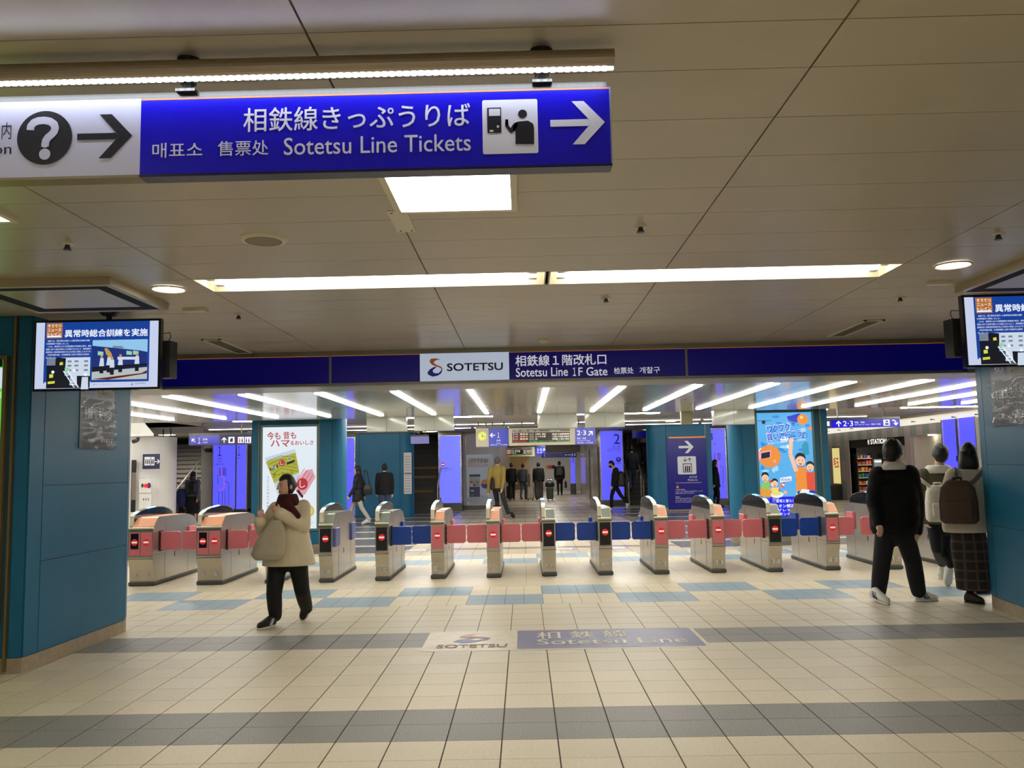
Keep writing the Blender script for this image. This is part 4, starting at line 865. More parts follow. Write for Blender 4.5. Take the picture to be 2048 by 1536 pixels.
t, B = lightbox(1141, 916, 1151, 967, 44.5, 'small far violet lightbox with a 2 in the corridor'); B.tpx('2', 1144, 917, 925, 1148, INKB, 2); B.done(t)
# --- left end: rounded white wall, cove light
Y = 22.0; xe2 = at(347, 950, Y).x; ztop = at(300, 872, 21).z
root = tag(MB().box(xe2-6, 21.0, 0, xe2-1, 23.4, ztop, WHITEP).obj('wall_rounded'), kind='structure')
b = MB(); b.cyl((xe2-1, 22, 0), (xe2-1, 22, ztop), 1.0, 1.0, WHITEP, 48); b.obj('rounded_end', root, smooth=False)
for k in range(5): bx('wall_joint', xe2-5.5+k*.9, 20.996, 0, xe2-5.49+k*.9, 21.0, ztop, SAGE, root)
b = MB(); pr = [(20.3, ztop+.02), (21.0, ztop), (21.0, ztop+.05), (20.3, ztop+.38), (20.25, ztop+.34)]; b.prism(pr, xe2-6, xe2-.1, TROUGH); o = b.obj('cove_trough', root)
bx('cove_top', xe2-6, 20.2, ztop+.36, xe2+.3, 23, ZF, CREAMP, root)
def flat_sign(name, lab, cat, x0, yt, x1, yb, Y, m, th=.03, hang=None):
    a = at(x0, yb, Y); c = at(x1, yt, Y); zt_, zb_ = at((x0+x1)/2, yt, Y).z, at((x0+x1)/2, yb, Y).z
    t = thing(name, lab, cat, ((a.x+c.x)/2, Y, zb_)); bx('face', a.x, Y-th, zb_, c.x, Y, zt_, m, t)
    if hang is not None:
        for q in ((.2, .8) if hang else ()): x = a.x+(c.x-a.x)*q; b = MB(); b.cyl((x, Y-th/2, zt_), (x, Y-th/2, ZF), .02, .02, STEELD, 8); put(b.obj('hanger'), t)
        bx('top_rail', a.x, Y-th-.02, zt_, c.x, Y+.01, zt_+.05, STEELD, t)
    return t, Board((0, Y-th-.001, 0), X_, Z_, .003)
t, B = flat_sign('restroom_sign', 'dark navy restroom sign with white pictograms and arrow on the white wall', 'sign', 286, 908, 320, 938, 20.98, NAVYD)
B.rpx(289, 914, 301, 931, LETW, 2, 'pictogram'); B.rpx(302, 914, 309, 931, LETW, 2, 'pictogram'); u, v = B.px(315, 923); B.arrow(u, v, .13, 0, LETW, 2)
for x in (292, 295.5, 299, 304, 307): u, v = B.px(x, 919); B.disc(u, v, .012, INK, 3, 'pictogram', 8); B.rect(u-.012, v-.11, u+.012, v-.015, INK, 3, 'pictogram')
B.done(t)
t, B = flat_sign('alarm_panel', 'pale wall panel with a red lamp and grey speaker, on the white wall', 'panel', 279, 958, 304, 985, 20.98, WHITEP); u, v = B.px(292, 971.5); B.disc(u, v, .05, glow('red lamp', 'ff2018', 1.2), 3, 'red_lamp'); u, v = B.px(298, 971); B.disc(u, v, .05, mat('purple dome', '5a3060', .3), 2, 'dome', ry=.07); u, v = B.px(285, 971); B.disc(u, v, .03, STEELD, 2, 'speaker', ry=.05); B.done(t)
t, B = flat_sign('socket_panel', 'pale wall panel with three dark sockets below the red lamp', 'panel', 279, 988, 304, 1026, 20.98, WHITEP)
for x in (287, 292, 297): B.rpx(x-.8, 996.5, x+.8, 1001, INK, 2, 'socket')
B.done(t)
t, B = flat_sign('wall_poster', 'dark framed poster at the edge of the left teal pillar', 'poster', 262, 920, 273, 1024, 20.98, BLACK); B.rpx(263, 945, 271.5, 1000, mat('striped poster', '6d665e', .5), 2); B.done(t)
t = thing('wall_camera', 'small dark security camera on the rounded white wall', 'camera', tuple(at(274, 881, 20.9))); p = at(274, 881, 20.9); b = MB(); b.cyl(p, p+V((0, -.18, -.03)), .05, .05, STEELD, 12); put(b.obj('body'), t); b = MB(); b.box(p.x-.02, p.y, p.z, p.x+.02, p.y+.1, p.z+.08, STEELD); put(b.obj('bracket'), t)
# --- staircases
def stairs(name, lab, x0, x1, y0, n, rise, run, side, rails, stripes=0, close=True, m1=STEP, m2=TREAD):
    t = thing(name, lab, 'stairs', ((x0+x1)/2, y0, 0))
    k1 = 'step|%s' % name+lab; b = MB(); w = (x1-x0)/2
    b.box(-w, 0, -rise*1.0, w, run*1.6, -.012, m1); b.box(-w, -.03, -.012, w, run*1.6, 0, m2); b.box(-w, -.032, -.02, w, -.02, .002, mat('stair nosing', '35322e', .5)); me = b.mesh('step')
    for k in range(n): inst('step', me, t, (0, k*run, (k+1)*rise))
    for k in range(stripes):
        z = [0.82, 1.22, 1.62][k]; j = round(z/rise); o = bx('riser_strip', x1-1.0-.14*k, y0+(j-1)*run-.006, j*rise-rise*.85, x1-.28, y0+(j-1)*run-.002, j*rise-rise*.3, mat('worn orange lettering', '7a5c30', .5), t)
    for x in rails:
        b = MB(); P = [V((x, y0-.35, .02)), V((x, y0-.35, .85)), V((x, y0-.2, .93)), V((x, y0+n*run, .93+n*rise))]; b.tube(P, .028, STEEL, 10); put(b.obj('handrail'), t)
        for k in range(1, n, 4): b = MB(); b.cyl((x, y0+k*run, k*rise), (x, y0+k*run, .93+k*rise+.1), .02, .02, STEEL, 8); put(b.obj('rail_post'), t)
    return t
def X(px_, Y): return at(px_, 950, Y).x
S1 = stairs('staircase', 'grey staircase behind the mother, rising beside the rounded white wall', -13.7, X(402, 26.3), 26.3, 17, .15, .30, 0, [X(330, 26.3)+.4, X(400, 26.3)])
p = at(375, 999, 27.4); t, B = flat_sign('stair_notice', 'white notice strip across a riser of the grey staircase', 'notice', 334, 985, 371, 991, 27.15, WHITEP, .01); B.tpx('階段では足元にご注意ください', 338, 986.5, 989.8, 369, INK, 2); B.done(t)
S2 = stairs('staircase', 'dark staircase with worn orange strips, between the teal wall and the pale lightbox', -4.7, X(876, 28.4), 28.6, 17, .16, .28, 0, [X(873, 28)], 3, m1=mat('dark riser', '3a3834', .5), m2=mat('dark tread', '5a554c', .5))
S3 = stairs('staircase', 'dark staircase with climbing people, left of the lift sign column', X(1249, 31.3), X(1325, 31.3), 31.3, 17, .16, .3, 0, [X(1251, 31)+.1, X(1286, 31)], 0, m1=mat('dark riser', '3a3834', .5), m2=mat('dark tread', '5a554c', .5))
for (a, c, Y) in ((316, 402, 31.6), (810, 876, 33.6), (1249, 1330, 36.6)): bx('wall_stairwell', X(a, Y)-1.2, Y, 0, X(c, Y)+1.2, Y+.2, 2.95, DARKW, kind='structure')  # boxes closing the stairwells, coloured dark to stand for the unlit interior
# stair side walls and soffit
bx('wall_stairwell', X(402, 26), 26, 0, X(426, 26), 31.8, ZF, WHITEP, kind='structure')
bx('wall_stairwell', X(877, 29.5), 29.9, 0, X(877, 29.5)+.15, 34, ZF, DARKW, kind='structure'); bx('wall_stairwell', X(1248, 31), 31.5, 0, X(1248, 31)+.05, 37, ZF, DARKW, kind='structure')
t = thing('wall_camera', 'security camera with a cable loop on the pale column beside the route map', 'camera', tuple(at(420, 900, 25.9))); p = at(421, 901, 25.9); b = MB(); b.box(p.x-.08, p.y-.25, p.z-.06, p.x+.08, p.y, p.z+.06, STEELD); put(b.obj('body'), t); b = MB(); b.tube([p+V((-.1, -.05, 0)), p+V((-.2, -.05, .02)), p+V((-.22, -.05, .14)), p+V((-.12, -.05, .2))], .012, STEELD, 6); put(b.obj('cable'), t)
# --- platform signs
t, B = flat_sign('platform_sign', 'blue and navy hanging sign with arrows, 1 and restroom pictograms', 'sign', 379, 870, 510, 890, 21.5, NAVYD, .06, True)
B.rpx(379.3, 870.5, 439, 889.5, SIGNB, 1, 'blue_field'); u, v = B.px(387, 881); B.arrow(u, v, .12, math.radians(135), LETW2, 3); B.tpx('１', 396, 876, 887, 401, LETW2, 3); B.tpx('各停', 406, 877, 881, 415, LETW2, 3); B.tpx('Local', 406, 883, 886, 415, LETW2, 3)
u, v = B.px(448.5, 880); B.arrow(u, v, .14, math.pi/2, LETW2, 3)
for x in (457, 476, 490): B.rpx(x, 874, x+12, 886, LETW2, 2, 'pictogram')
B.rpx(460, 878, 466, 884, INK, 3, 'pictogram'); B.rpx(462, 876, 466, 878, INK, 3, 'pictogram')
for x, m in ((479.5, REDS), (484.5, INK), (493, INK), (498, INK)): u, v = B.px(x, 877); B.disc(u, v, .016, m, 3, 'pictogram', 8); B.rpx(x-1.3, 878.5, x+1.3, 885, m, 3, 'pictogram')
B.done(t)
t, B = flat_sign('platform_sign', 'blue hanging sign reading 2 and 3 with arrows before the shop', 'sign', 1645, 839, 1797, 855, 20, SIGNB, .06, True)
B.rpx(1645, 841, 1663, 856, NAVYD, 1, 'navy_field'); u, v = B.px(1677, 847.5); B.arrow(u, v, .14, math.pi/2, LETW2, 3); B.tpx('2·3', 1686, 842, 852.5, 1706, LETW2, 3); B.tpx('特急・快速', 1709, 843, 847, 1729, LETW2, 3); B.tpx('Ltd. Express, Rapid', 1709, 848.5, 851, 1739, LETW2, 3); B.tpx('相鉄本線・いずみ野線', 1742, 847, 850, 1761, LETW2, 3); B.rpx(1767, 839.5, 1779.5, 851.5, LETW2, 2, 'pictogram')
B.rpx(1770, 846, 1777, 850, INKB, 3, 'pictogram'); B.rpx(1771, 841, 1776, 844.5, INKB, 3, 'pictogram')
B.bar([B.px(1784, 840.5), B.px(1789, 841), B.px(1791.5, 844), B.px(1791.5, 849)], .022, LETW2, 3, 'arrow'); B.bar([B.px(1787.5, 845.5), B.px(1791.5, 850), B.px(1795.5, 845.5)], .022, LETW2, 3, 'arrow'); B.rpx(1651, 843, 1659, 852, LETW2, 2, 'pictogram'); B.done(t)
t, B = flat_sign('stair_sign', 'small blue sign hanging above the grey staircase', 'sign', 322, 889, 347, 902, 24, SIGNB, .06, True); B.done(t)
t, B = flat_sign('stair_sign', 'pale violet sign hanging above the dark steps by the teal wall', 'sign', 822, 873, 858, 887.5, 26.5, mat('pale violet sign', '8f90d8', .3, emit=.25), .06, True); B.done(t)
t, B = flat_sign('stair_sign', 'blue sign with an up arrow above the stairs left of the lift column', 'sign', 1265, 863, 1304, 876.5, 28.5, SIGNB, .06, True); u, v = B.px(1300.5, 870); B.arrow(u, v, .16, math.pi/2, LETW2, 3); B.done(t)
# --- teal wall at mid left, lift column
YT = 27.0; xa, xb = X(711, YT), X(826, YT); zt_ = at(760, 866, YT).z
root = tag(MB().box(xa, YT, 0, xb-.3, YT+1.2, zt_, TEALD).obj('pillar'), kind='structure')
bx('panel', xa+.01, YT-.02, .05, X(719, YT)-.01, YT, zt_-.02, TEAL, root); bx('panel', X(719, YT)+.01, YT-.02, .05, xb-.34, YT, zt_-.02, TEAL, root)
b = MB(); b.cyl((xb-.32, YT+.28, 0), (xb-.32, YT+.28, zt_), .32, .32, TEAL, 40, False); b.obj('round_edge', root, smooth=True)
bx('beam', X(705, YT), YT-.1, zt_, X(830, YT), YT+1.3, ZF, mat('olive beam', '7d7258', .5), kind='structure')
t = thing('paper_notice', 'two white paper notices stuck on the rounded edge of the teal wall', 'notice', tuple(at(815, 945, YT-.1))); p = at(808, 988, YT-.07); c = at(823, 905, YT-.07); B = Board((p.x, YT-.08, p.z), X_, Z_, .003); w_, h_ = c.x-p.x, c.z-p.z
B.rect(0, 0, w_, h_*.48, WHITEP, 1, 'sheet'); B.rect(0, h_*.5, w_, h_, WHITEP, 1, 'sheet')
for k in range(14): B.rect(w_*.12, h_*(.05+.065*k), w_*.85, h_*(.065+.065*k), mat('faint print', '9a96ac', .6), 2, 'faint_print')
B.done(t)
YE = 27.0; xa, xb = X(1318, YE), X(1425, YE); zt_ = ZF
root = tag(MB().box(xa, YE, 0, xb, YE+2.4, ZF, TEALD).obj('pillar'), kind='structure')
bx('panel', xa+.01, YE-.03, .12, X(1334, YE), YE, ZF-.02, TEAL, root); bx('panel', X(1334, YE)+.01, YE-.03, .12, X(1413, YE), YE, ZF-.02, TEAL, root); bx('panel', X(1413, YE)+.01, YE-.03, .12, xb-.01, YE, ZF-.02, TEAL, root)
bx('skirting', xa-.02, YE-.04, 0, xb+.02, YE, .12, SKIRT, root)
b = MB(); b.cyl((xa, YE+.3, 0), (xa, YE+.3, ZF), .32, .32, TEAL, 40, False); b.obj('round_edge', root, smooth=True)
bx('trim', X(1413, YE)-.01, YE-.035, 0, X(1413, YE)+.015, YE, ZF, BRONZE, root)
t, B = flat_sign('lift_sign', 'large navy sign with a white arrow and lift pictogram on the teal column', 'sign', 1337, 874, 1411, 1018, YE-.03, NAVY, .04)
B.tpx
a_, c_ = B.px(1337, 877), B.px(1411, 875); B.rect(a_[0], a_[1]-.0, c_[0], a_[1]+.05, ORL, 2, 'orange_line')
u, v = B.px(1372, 894); B.arrow(u, v, .47, 0, LETW, 3); B.rpx(1356, 913, 1393, 949, LETW, 2, 'pictogram', .04)
B.rpx(1366, 927, 1384, 945, INK, 3, 'pictogram'); B.rpx(1367.5, 928.5, 1382.5, 943.5, LETW, 4, 'pictogram')
for x in (1371, 1375, 1379): u, v = B.px(x, 933); B.disc(u, v, .025, INK, 5, 'pictogram', 10); B.rpx(x-1.5, 934.5, x+1.5, 943, INK, 5, 'pictogram')
u, v = B.px(1370, 919.5); B.arrow(u, v, .13, -math.pi/2, INK, 4, 'pictogram'); u, v = B.px(1379, 919.5); B.arrow(u, v, .13, math.pi/2, INK, 4, 'pictogram')
B.tpx('のりば', 1379, 951.5, 956.5, 1394, LETW, 3, off=.01); B.tpx('Platform', 1376, 958, 962, 1395, LETW, 3); B.rpx(1351, 965.6, 1403, 966.2, LETW, 3, 'rule')
u, v = B.px(1355, 973); B.poly([(u-.05, v-.045), (u+.05, v-.045), (u, v+.05)], ORL, 3, 'warning_mark')
for k, (s_, xe_) in enumerate((('ご利用のお客様へ', 1371), ('エレベーターを降りると改札外ホームへの', 1405), ('お乗り換えはできません。', 1389), ('', 0), ('Notice:', 1360), ('After getting off the elevator,', 1398), ('you will need to pass through', 1396), ('to the boarding platform.', 1390))):
    if s_: B.tpx(s_, 1351, 978+3.55*k, 981+3.55*k, xe_, LETW, 3)
B.done(t)
# --- central wall, gacha poster, clock, departure boards
YG = 31.0; root = tag(MB().box(X(926, YG), YG, 0, X(1000, YG), YG+.3, ZF, mat('lilac white wall', 'c9c4d4', .3)).obj('wall_center'), kind='structure')
bx('trim', X(931, YG), YG-.015, 0, X(931, YG)+.03, YG, ZF, ALU, root); bx('baseboard', X(926, YG), YG-.02, 0, X(1000, YG), YG, .12, STEELD, root)
t, B = flat_sign('capsule_poster', 'tall toy capsule poster with rounded white title on the lilac wall', 'poster', 934, 909, 986, 1008, YG-.02, mat('poster grey', '8f8a86', .3), .03)
B.rpx(935.5, 917, 984, 935, mat('poster milky', 'e8e0f0', .35), 2, 'title_plate', .12)
for s_, x0, x1, m in (('ガ', 941, 946.5, mat('t red', 'd8485a', .4)), ('チ', 947.5, 953, mat('t orange', 'e0904a', .4)), ('ャ', 954.5, 959, mat('t green', '6a9a4a', .4)), ('の', 961, 966.5, mat('t navy', '33509a', .4)), ('駅', 968, 976.5, mat('t leaf', '5a8a4a', .4))): B.tpx(s_, x0, 917.5, 926, x1, m, 3, off=.02)
B.tpx('machine', 967, 929, 931, 976, INK, 3)
u, v = B.px(957, 999); B.disc(u, v, .42, mat('poster disc', 'b9c0d0', .4), 2, 'print', 24, ry=.16)
B.rpx(939, 953, 960, 974, mat('machine pane', 'b0bcc8', .3), 3, 'capsule_machine'); B.rpx(939, 974, 960, 994, mat('machine navy', '28356a', .35), 3, 'capsule_machine'); B.rpx(938.5, 949, 960.5, 953.5, mat('machine navy', '28356a'), 3, 'capsule_machine'); B.rpx(941.5, 980, 948, 983, WHITEP, 4, 'capsule_machine'); B.rpx(942, 986, 948, 993, STEELD, 4, 'capsule_machine')
for i, m in enumerate((MATS['t red'], MATS['t orange'], MATS['t green'], WHITEP, MATS['t navy'], MATS['t orange'])): u, v = B.px(943+6*(i % 3), 964+6*(i//3)); B.disc(u, v, .045, m, 4, 'capsule_machine', 10)
u, v = B.px(971, 968); B.disc(u, v, .17, MATS['t orange'], 3, 'capsule', 20); B.poly([(u-.17, v), (u+.17, v), (u+.12, v-.12), (u, v-.17), (u-.12, v-.12)], mat('capsule blue', '2040a8', .35), 4, 'capsule'); B.done(t)
YB = 24.0
t, B = flat_sign('station_clock', 'square cream hanging clock with a yellow dial', 'clock', 952.5, 857, 977.5, 894, YB, CREAMP, .12, True)
u, v = B.px(964.5, 872.5); B.disc(u, v, .125, glow('clock yellow', 'd8dc2a', .95), 1, 'dial', 28)
for k in range(12): a_ = k*math.pi/6; B.bar([(u+.10*math.sin(a_), v+.10*math.cos(a_)), (u+.118*math.sin(a_), v+.118*math.cos(a_))], .008, INK, 2, 'hour_marks')
B.bar([(u, v-.02), (u, v+.065)], .014, INK, 3, 'hour_hand'); B.bar([(u-.02, v), (u+.10, v)], .010, INK, 3, 'minute_hand'); B.done(t)
t, B = flat_sign('platform_sign', 'blue hanging sign with left arrow and 1, next to the clock', 'sign', 978, 857.5, 1016, 893, YB, mat('bright blue sign', '2434b4', .3, emit=.22, ecol='2c3cd0'), .12, True)
u, v = B.px(985, 870.5); B.arrow(u, v, .15, math.pi, LETW2, 2); B.tpx('１', 995, 865, 875.5, 999, LETW2, 2, off=.02); B.tpx('各停', 993, 879, 883, 1001, LETW2, 2); B.tpx('Local', 993.5, 885, 887.5, 1001, LETW2, 2); B.tpx('相鉄本線・いずみ野線', 981, 888.8, 891, 1015, LETW2, 2); B.done(t)
def departures(x0, yt, x1, yb, Y, lab, sx, sy):
    t, B = flat_sign('departure_board', lab, 'board', x0, yt, x1, yb, Y, CREAMP, .15, True); w, h = x1-x0, yb-yt
    fx = lambda a: x0+a*w; fy = lambda b: yt+b*h
    B.rpx(fx(.05), fy(.10), fx(.93), fy(.24), mat('board grey', '77746c', .4), 1, 'header')
    for s_, a, b_ in (('のりば', .055, .10), ('種別', .11, .15), ('行先', .19, .27), ('発車時刻', .31, .38), ('両数', .42, .46), ('停車駅のご案内', .62, .78)): B.tpx(s_, fx(a), fy(.13), fy(.19), fx(b_), LETW2, 2)
    B.rpx(fx(.05), fy(.28), fx(.93), fy(.86), mat('board black', '2a1c10', .3), 1, 'led_face')
    lw, la, lr, lg = glow('led white', 'ffe9d0', 1.2), glow('led amber', 'ffb070', 1.1), glow('led red', 'e03020', 1.0), glow('led green', '28c050', 1.0)
    rows_ = (('３', '特急', '海老名', '１２:１８', '10 和田町・海老名', '西谷で各駅停車'), ('１', '各停', '湘南台', '１２:２０', '10 いずみ野', '二俣川で快速 海老名'), ('２', '快速', '海老名', '１２:２８', '10', '停車駅 二俣川 西谷'))
    for k, rw in enumerate(rows_):
        a0, a1 = .31+.14*k, .41+.14*k
        for s_, c0, c1, m in ((rw[0], .06, .08, lw), (rw[1], .09, .14, glow('led pink', 'f0a0b0', 1.0)), (rw[2], .165, .29, la if k == 1 else lw), (rw[3], .31, .375, lw), (rw[4], .40, .56 if k < 2 else .43, lw), (rw[5], .66, .92, lw)): B.tpx(s_, fx(c0), fy(a0), fy(a1), fx(c1), m, 2, 'led_text', .02)
    B.tpx('3番線の特急は', fx(.06), fy(.74), fy(.83), fx(.27), lr, 2, 'led_text', .02); B.tpx('最近駅員にお知らせください。お客さまのご協', fx(.31), fy(.74), fy(.83), fx(.92), lg, 2, 'led_text', .02); B.done(t)
departures(1018, 856, 1149, 890.5, YB, 'cream departure board with led rows, between the 1 and 2-3 signs', 1, 1)
t, B = flat_sign('platform_sign', 'blue hanging sign with 2-3 and a slanted arrow, beside the departure board', 'sign', 1150, 854, 1189.5, 889, YB, MATS['bright blue sign'], .12, True)
B.tpx('2·3', 1154, 861, 870.5, 1172, LETW2, 2, off=.01); u, v = B.px(1181, 866.5); B.arrow(u, v, .17, math.radians(45), LETW2, 2); B.tpx('特急・快速', 1154, 875, 879, 1172, LETW2, 2); B.tpx('Ltd. Express, Rapid', 1154, 880.5, 883, 1180, LETW2, 2); B.tpx('相鉄本線・いずみ野線', 1154, 884.5, 887, 1186, LETW2, 2); B.done(t)
departures(1003, 894.5, 1069, 913, 46, 'smaller far departure board under the big one', 1, 1)
t, B = flat_sign('platform_sign', 'far small blue 2-3 sign under the departure board', 'sign', 1072, 893, 1092, 911, 46, MATS['bright blue sign'], .12, True); B.tpx('2·3', 1074, 897, 902, 1083, LETW2, 2); u, v = B.px(1088, 899.5); B.arrow(u, v, .16, math.radians(45), LETW2, 2); B.tpx('特急・快速', 1074, 904, 906.5, 1084, LETW2, 2); B.done(t)
# --- corridor: right wall with steel doors, far wall
xw = 2.83; root = tag(MB().box(xw, 31.2, 0, xw+.3, 43, ZF, mat('corridor tile', 'a39a90', .2, coat=.3)).obj('wall_corridor'), kind='structure')
for k in range(20):
    for j in range(5): bx('wall_tile', xw-.012, 31.25+k*.59, .02+j*.55, xw, 31.25+k*.59+.575, .02+j*.55+.54, MATS['corridor tile'], root)
for k, (y0, y1) in enumerate(((32.2, 34.4), (36.5, 38.7))):
    t = thing('steel_door', 'polished steel door in the corridor wall, %s' % ('nearer one' if k == 0 else 'farther one'), 'door', (xw, (y0+y1)/2, 0)); bx('leaf', xw-.05, y0, 0, xw-.012, y1, 2.1, STEEL, t); bx('frame', xw-.06, y0-.06, 0, xw-.012, y0, 2.16, STEELD, t); bx('handle', xw-.1, y0+.25, .9, xw-.05, y0+.3, 1.1, ALU, t)
bx('wall_far', X(1060, 52), 52, 0, 9, 52.2, ZF, WHITEP, kind='structure'); bx('beam', X(1092, 44.5), 44.5, at(1120, 905, 44.5).z, 3.6, 44.8, ZF, mat('beam grey', '8a857c', .5), kind='structure')
t, B = flat_sign('gate_header', 'long blue sign band over the far corridor', 'sign', 1083, 906, 1153, 915, 44.5, SIGNB, .1); B.tpx('１', 1088, 908, 913, 1090, LETW2, 2); B.tpx('2·3', 1143, 907, 912, 1151, LETW2, 2); B.tpx('特急・快速', 1130, 908.5, 911, 1141, LETW2, 2); B.done(t)
t, B = flat_sign('far_notice', 'pale notices on the far white wall of the corridor', 'notice', 1092, 929, 1128, 940, 52.0, mat('notice beige', 'd8c8c0', .5), .03); 
for x, m in ((1095, MATS['t orange']), (1101, MATS['t red']), (1107, INK)): u, v = B.px(x, 934); B.disc(u, v, .12, m, 2, 'mark', 10)
B.done(t)
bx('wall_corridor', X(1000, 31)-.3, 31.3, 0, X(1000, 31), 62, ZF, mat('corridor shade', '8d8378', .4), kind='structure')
t = thing('kiosk', 'dim yellow lit kiosk beside the far travellers', 'kiosk', (X(1030, 52), 54, 0)); x0, x1 = X(1005, 54), X(1068, 54); bx('counter', x0, 54, 0, x1, 55, 1.0, mat('kiosk wood', '6a5434', .5), t); bx('canopy', x0, 53.6, 2.2, x1, 55, 2.55, mat('kiosk sign', 'b8902a', .4, emit=.5), t); bx('back_panel', x0, 55, 1.0, x1, 55.1, 2.2, mat('kiosk back', 'a08a60', .5, emit=.1), t); bx('post', x0, 53.7, 1, x0+.1, 53.8, 2.2, STEELD, t); bx('post', x1-.1, 53.7, 1, x1, 53.8, 2.2, STEELD, t)
# --- shop wall on the right, plane x = 12
XS = 12.0
def YS(px_): return XS*F/(px_-1044.5)
root = tag(MB().box(XS, 19, 2.20, XS+.3, 34, 2.51, GREIGE).obj('wall_shop'), kind='structure')
cuts = [(YS(1800), YS(1688)), (YS(1875), YS(1818))]
y = 19.0; k = 0
while y < 34:
    w_ = .42; mid = y+w_/2; m = SAGE if k % 2 else GREIGE
    inshop = cuts[0][0] < mid < cuts[0][1]; inn = cuts[1][0] < mid < cuts[1][1]
    bx('wall_tile', XS-.02, y+.004, 2.20, XS, y+w_-.004, 2.51, m, root)
    if not inshop:
        if inn: bx('wall_tile', XS-.02, y+.004, 0, XS, y+w_-.004, .95, m, root)
        else:
            for j in range(3): bx('wall_tile', XS-.02, y+.004, j*.733, XS, y+w_-.004, j*.733+.728, (m if (j+k) % 2 else GREIGE), root)
    y += w_; k += 1
for (a_, c_) in ((19, cuts[1][0]), (cuts[1][1], cuts[0][0]), (cuts[0][1], 34)): bx('wall_pier', XS, a_, 0, XS+.3, c_, 2.20, GREIGE, root)
bx('wall_pier', XS, cuts[1][0], 0, XS+.3, cuts[1][1], .95, GREIGE, root)
b = MB(); b.prism([(XS-.02, 2.52), (XS-.5, 2.63), (XS-.52, 2.67), (XS-.02, 2.69)], 18.5, 34, TROUGH, 'y'); b.obj('cove_trough', root)
for k in range(12): bx('spot_fitting', XS-.4, 19.5+k*1.2, 2.58, XS-.3, 19.6+k*1.2, 2.66, STEELD, root)
bx('wall_return', XS-.8, 34, 0, 14, 34.2, ZF, GREIGE, kind='structure'); bx('cove_top', XS-.65, 18.4, 2.692, 14, 34.2, ZF, CREAMP, root)
t = thing('display_niche', 'lit cream display niche in the shop wall', 'niche', (XS, (cuts[1][0]+cuts[1][1])/2, .95)); bx('back_panel', XS+.25, cuts[1][0], .95, XS+.3, cuts[1][1], 2.20, CREAMP, t); bx('sill', XS-.03, cuts[1][0], .93, XS+.3, cuts[1][1], .96, ALU, t)
b = MB(); p = V((XS+.12, (cuts[1][0]+cuts[1][1])/2, 2.17)); b.cyl(p, p+V((0, 0, .02)), .09, .09, DOWNL, 14); put(b.obj('spotlight'), t)
# shop front
ya_, yb2 = cuts[0]
t = thing('station_shop', 'small station shop with black header and white lettering', 'shop', (XS, (ya_+yb2)/2, 0))
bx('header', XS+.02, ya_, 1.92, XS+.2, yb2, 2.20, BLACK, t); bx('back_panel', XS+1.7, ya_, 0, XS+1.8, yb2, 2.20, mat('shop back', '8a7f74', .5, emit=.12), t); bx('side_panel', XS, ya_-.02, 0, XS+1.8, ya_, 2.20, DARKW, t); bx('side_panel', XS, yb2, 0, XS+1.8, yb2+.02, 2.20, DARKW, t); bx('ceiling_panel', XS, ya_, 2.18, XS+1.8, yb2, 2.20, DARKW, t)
b = MB(); b.box(XS+.4, ya_+.3, 2.14, XS+.7, yb2-.6, 2.18, glow('shop lamp', (1, .92, .8), 9)); put(b.obj('lamp'), t)
B = Board((XS+.015, yb2, 0), V((0, -1, 0)), Z_, .003); u = yb2-YS(1728); u1 = yb2-YS(1764); zz = (CAM+ray(1728, 885)*(YS(1728)/ray(1728, 885).y)).z
B.text('STATION', u+.2, zz-.07, u1, zz+.10, glow('sign letters', 'fff4e8', 1.3), 2, off=.03); B.disc(u+.02, zz+.015, .07, glow('sign ring', 'e8dcc0', 1.1), 2, 'emblem', 14, ry=.1); B.rect(u-.005, zz-.05, u+.045, zz+.1, BLACK, 3, 'emblem'); B.rect(u+.01, zz-.02, u+.03, zz+.09, MATS['sign letters'], 4, 'emblem'); B.done(t)
PKC = [mat('pack %d' % i, c, .4) for i, c in enumerate(('c8403a', 'd8a83a', 'e8e0d0', '3a7a4a', '3a5aa0', 'd87a9a', '8a5a3a', 'e07a30'))]
r_ = random.Random(5)
YB2 = yb2-.03
def rack(x0, x1, lab, h=1.72):
    t = thing('goods_rack', lab, 'shelf', ((x0+x1)/2, YB2-.2, 0)); bx('back_panel', x0, YB2-.05, 0, x1, YB2, h, STEELD, t); bx('side_panel', x0, YB2-.42, 0, x0+.025, YB2-.05, h, STEELD, t); bx('side_panel', x1-.025, YB2-.42, 0, x1, YB2-.05, h, STEELD, t)
    for j in range(7):
        z = .12+j*h/7.4; bx('shelf', x0+.025, YB2-.42, z, x1-.025, YB2-.05, z+.025, CREAMP, t)
        x = x0+.04; n_ = 0
        while x < x1-.11:
            w_ = min(r_.uniform(.08, .14), x1-.035-x); hh = r_.uniform(.09, .16); b = MB(); b.bev(-w_/2, -.1, 0, w_/2, .1, hh, r_.choice(PKC), .012); o = b.obj('snack_packet'); o.location = (x+w_/2, YB2-.27, z+.026); n_ += 1
            tag(o, '%s packet, %s on the %s shelf, %s' % (dict(zip(PKC, ('red', 'yellow', 'white', 'green', 'blue', 'pink', 'brown', 'orange')))[MATS[b.mats[0].name]], ORD[n_], ('lowest', 'second lowest', 'third lowest', 'middle', 'third highest', 'second highest', 'topmost')[j], lab.split(',')[-1].strip()), 'packet', 'packets on the shop shelves, '+lab.split(',')[-1].strip()); x += w_+.025
rack(12.13, 12.70, 'goods rack stacked with snacks, rack by the shop entrance'); rack(13.06, 13.66, 'goods rack stacked with snacks, rack behind the man in black')
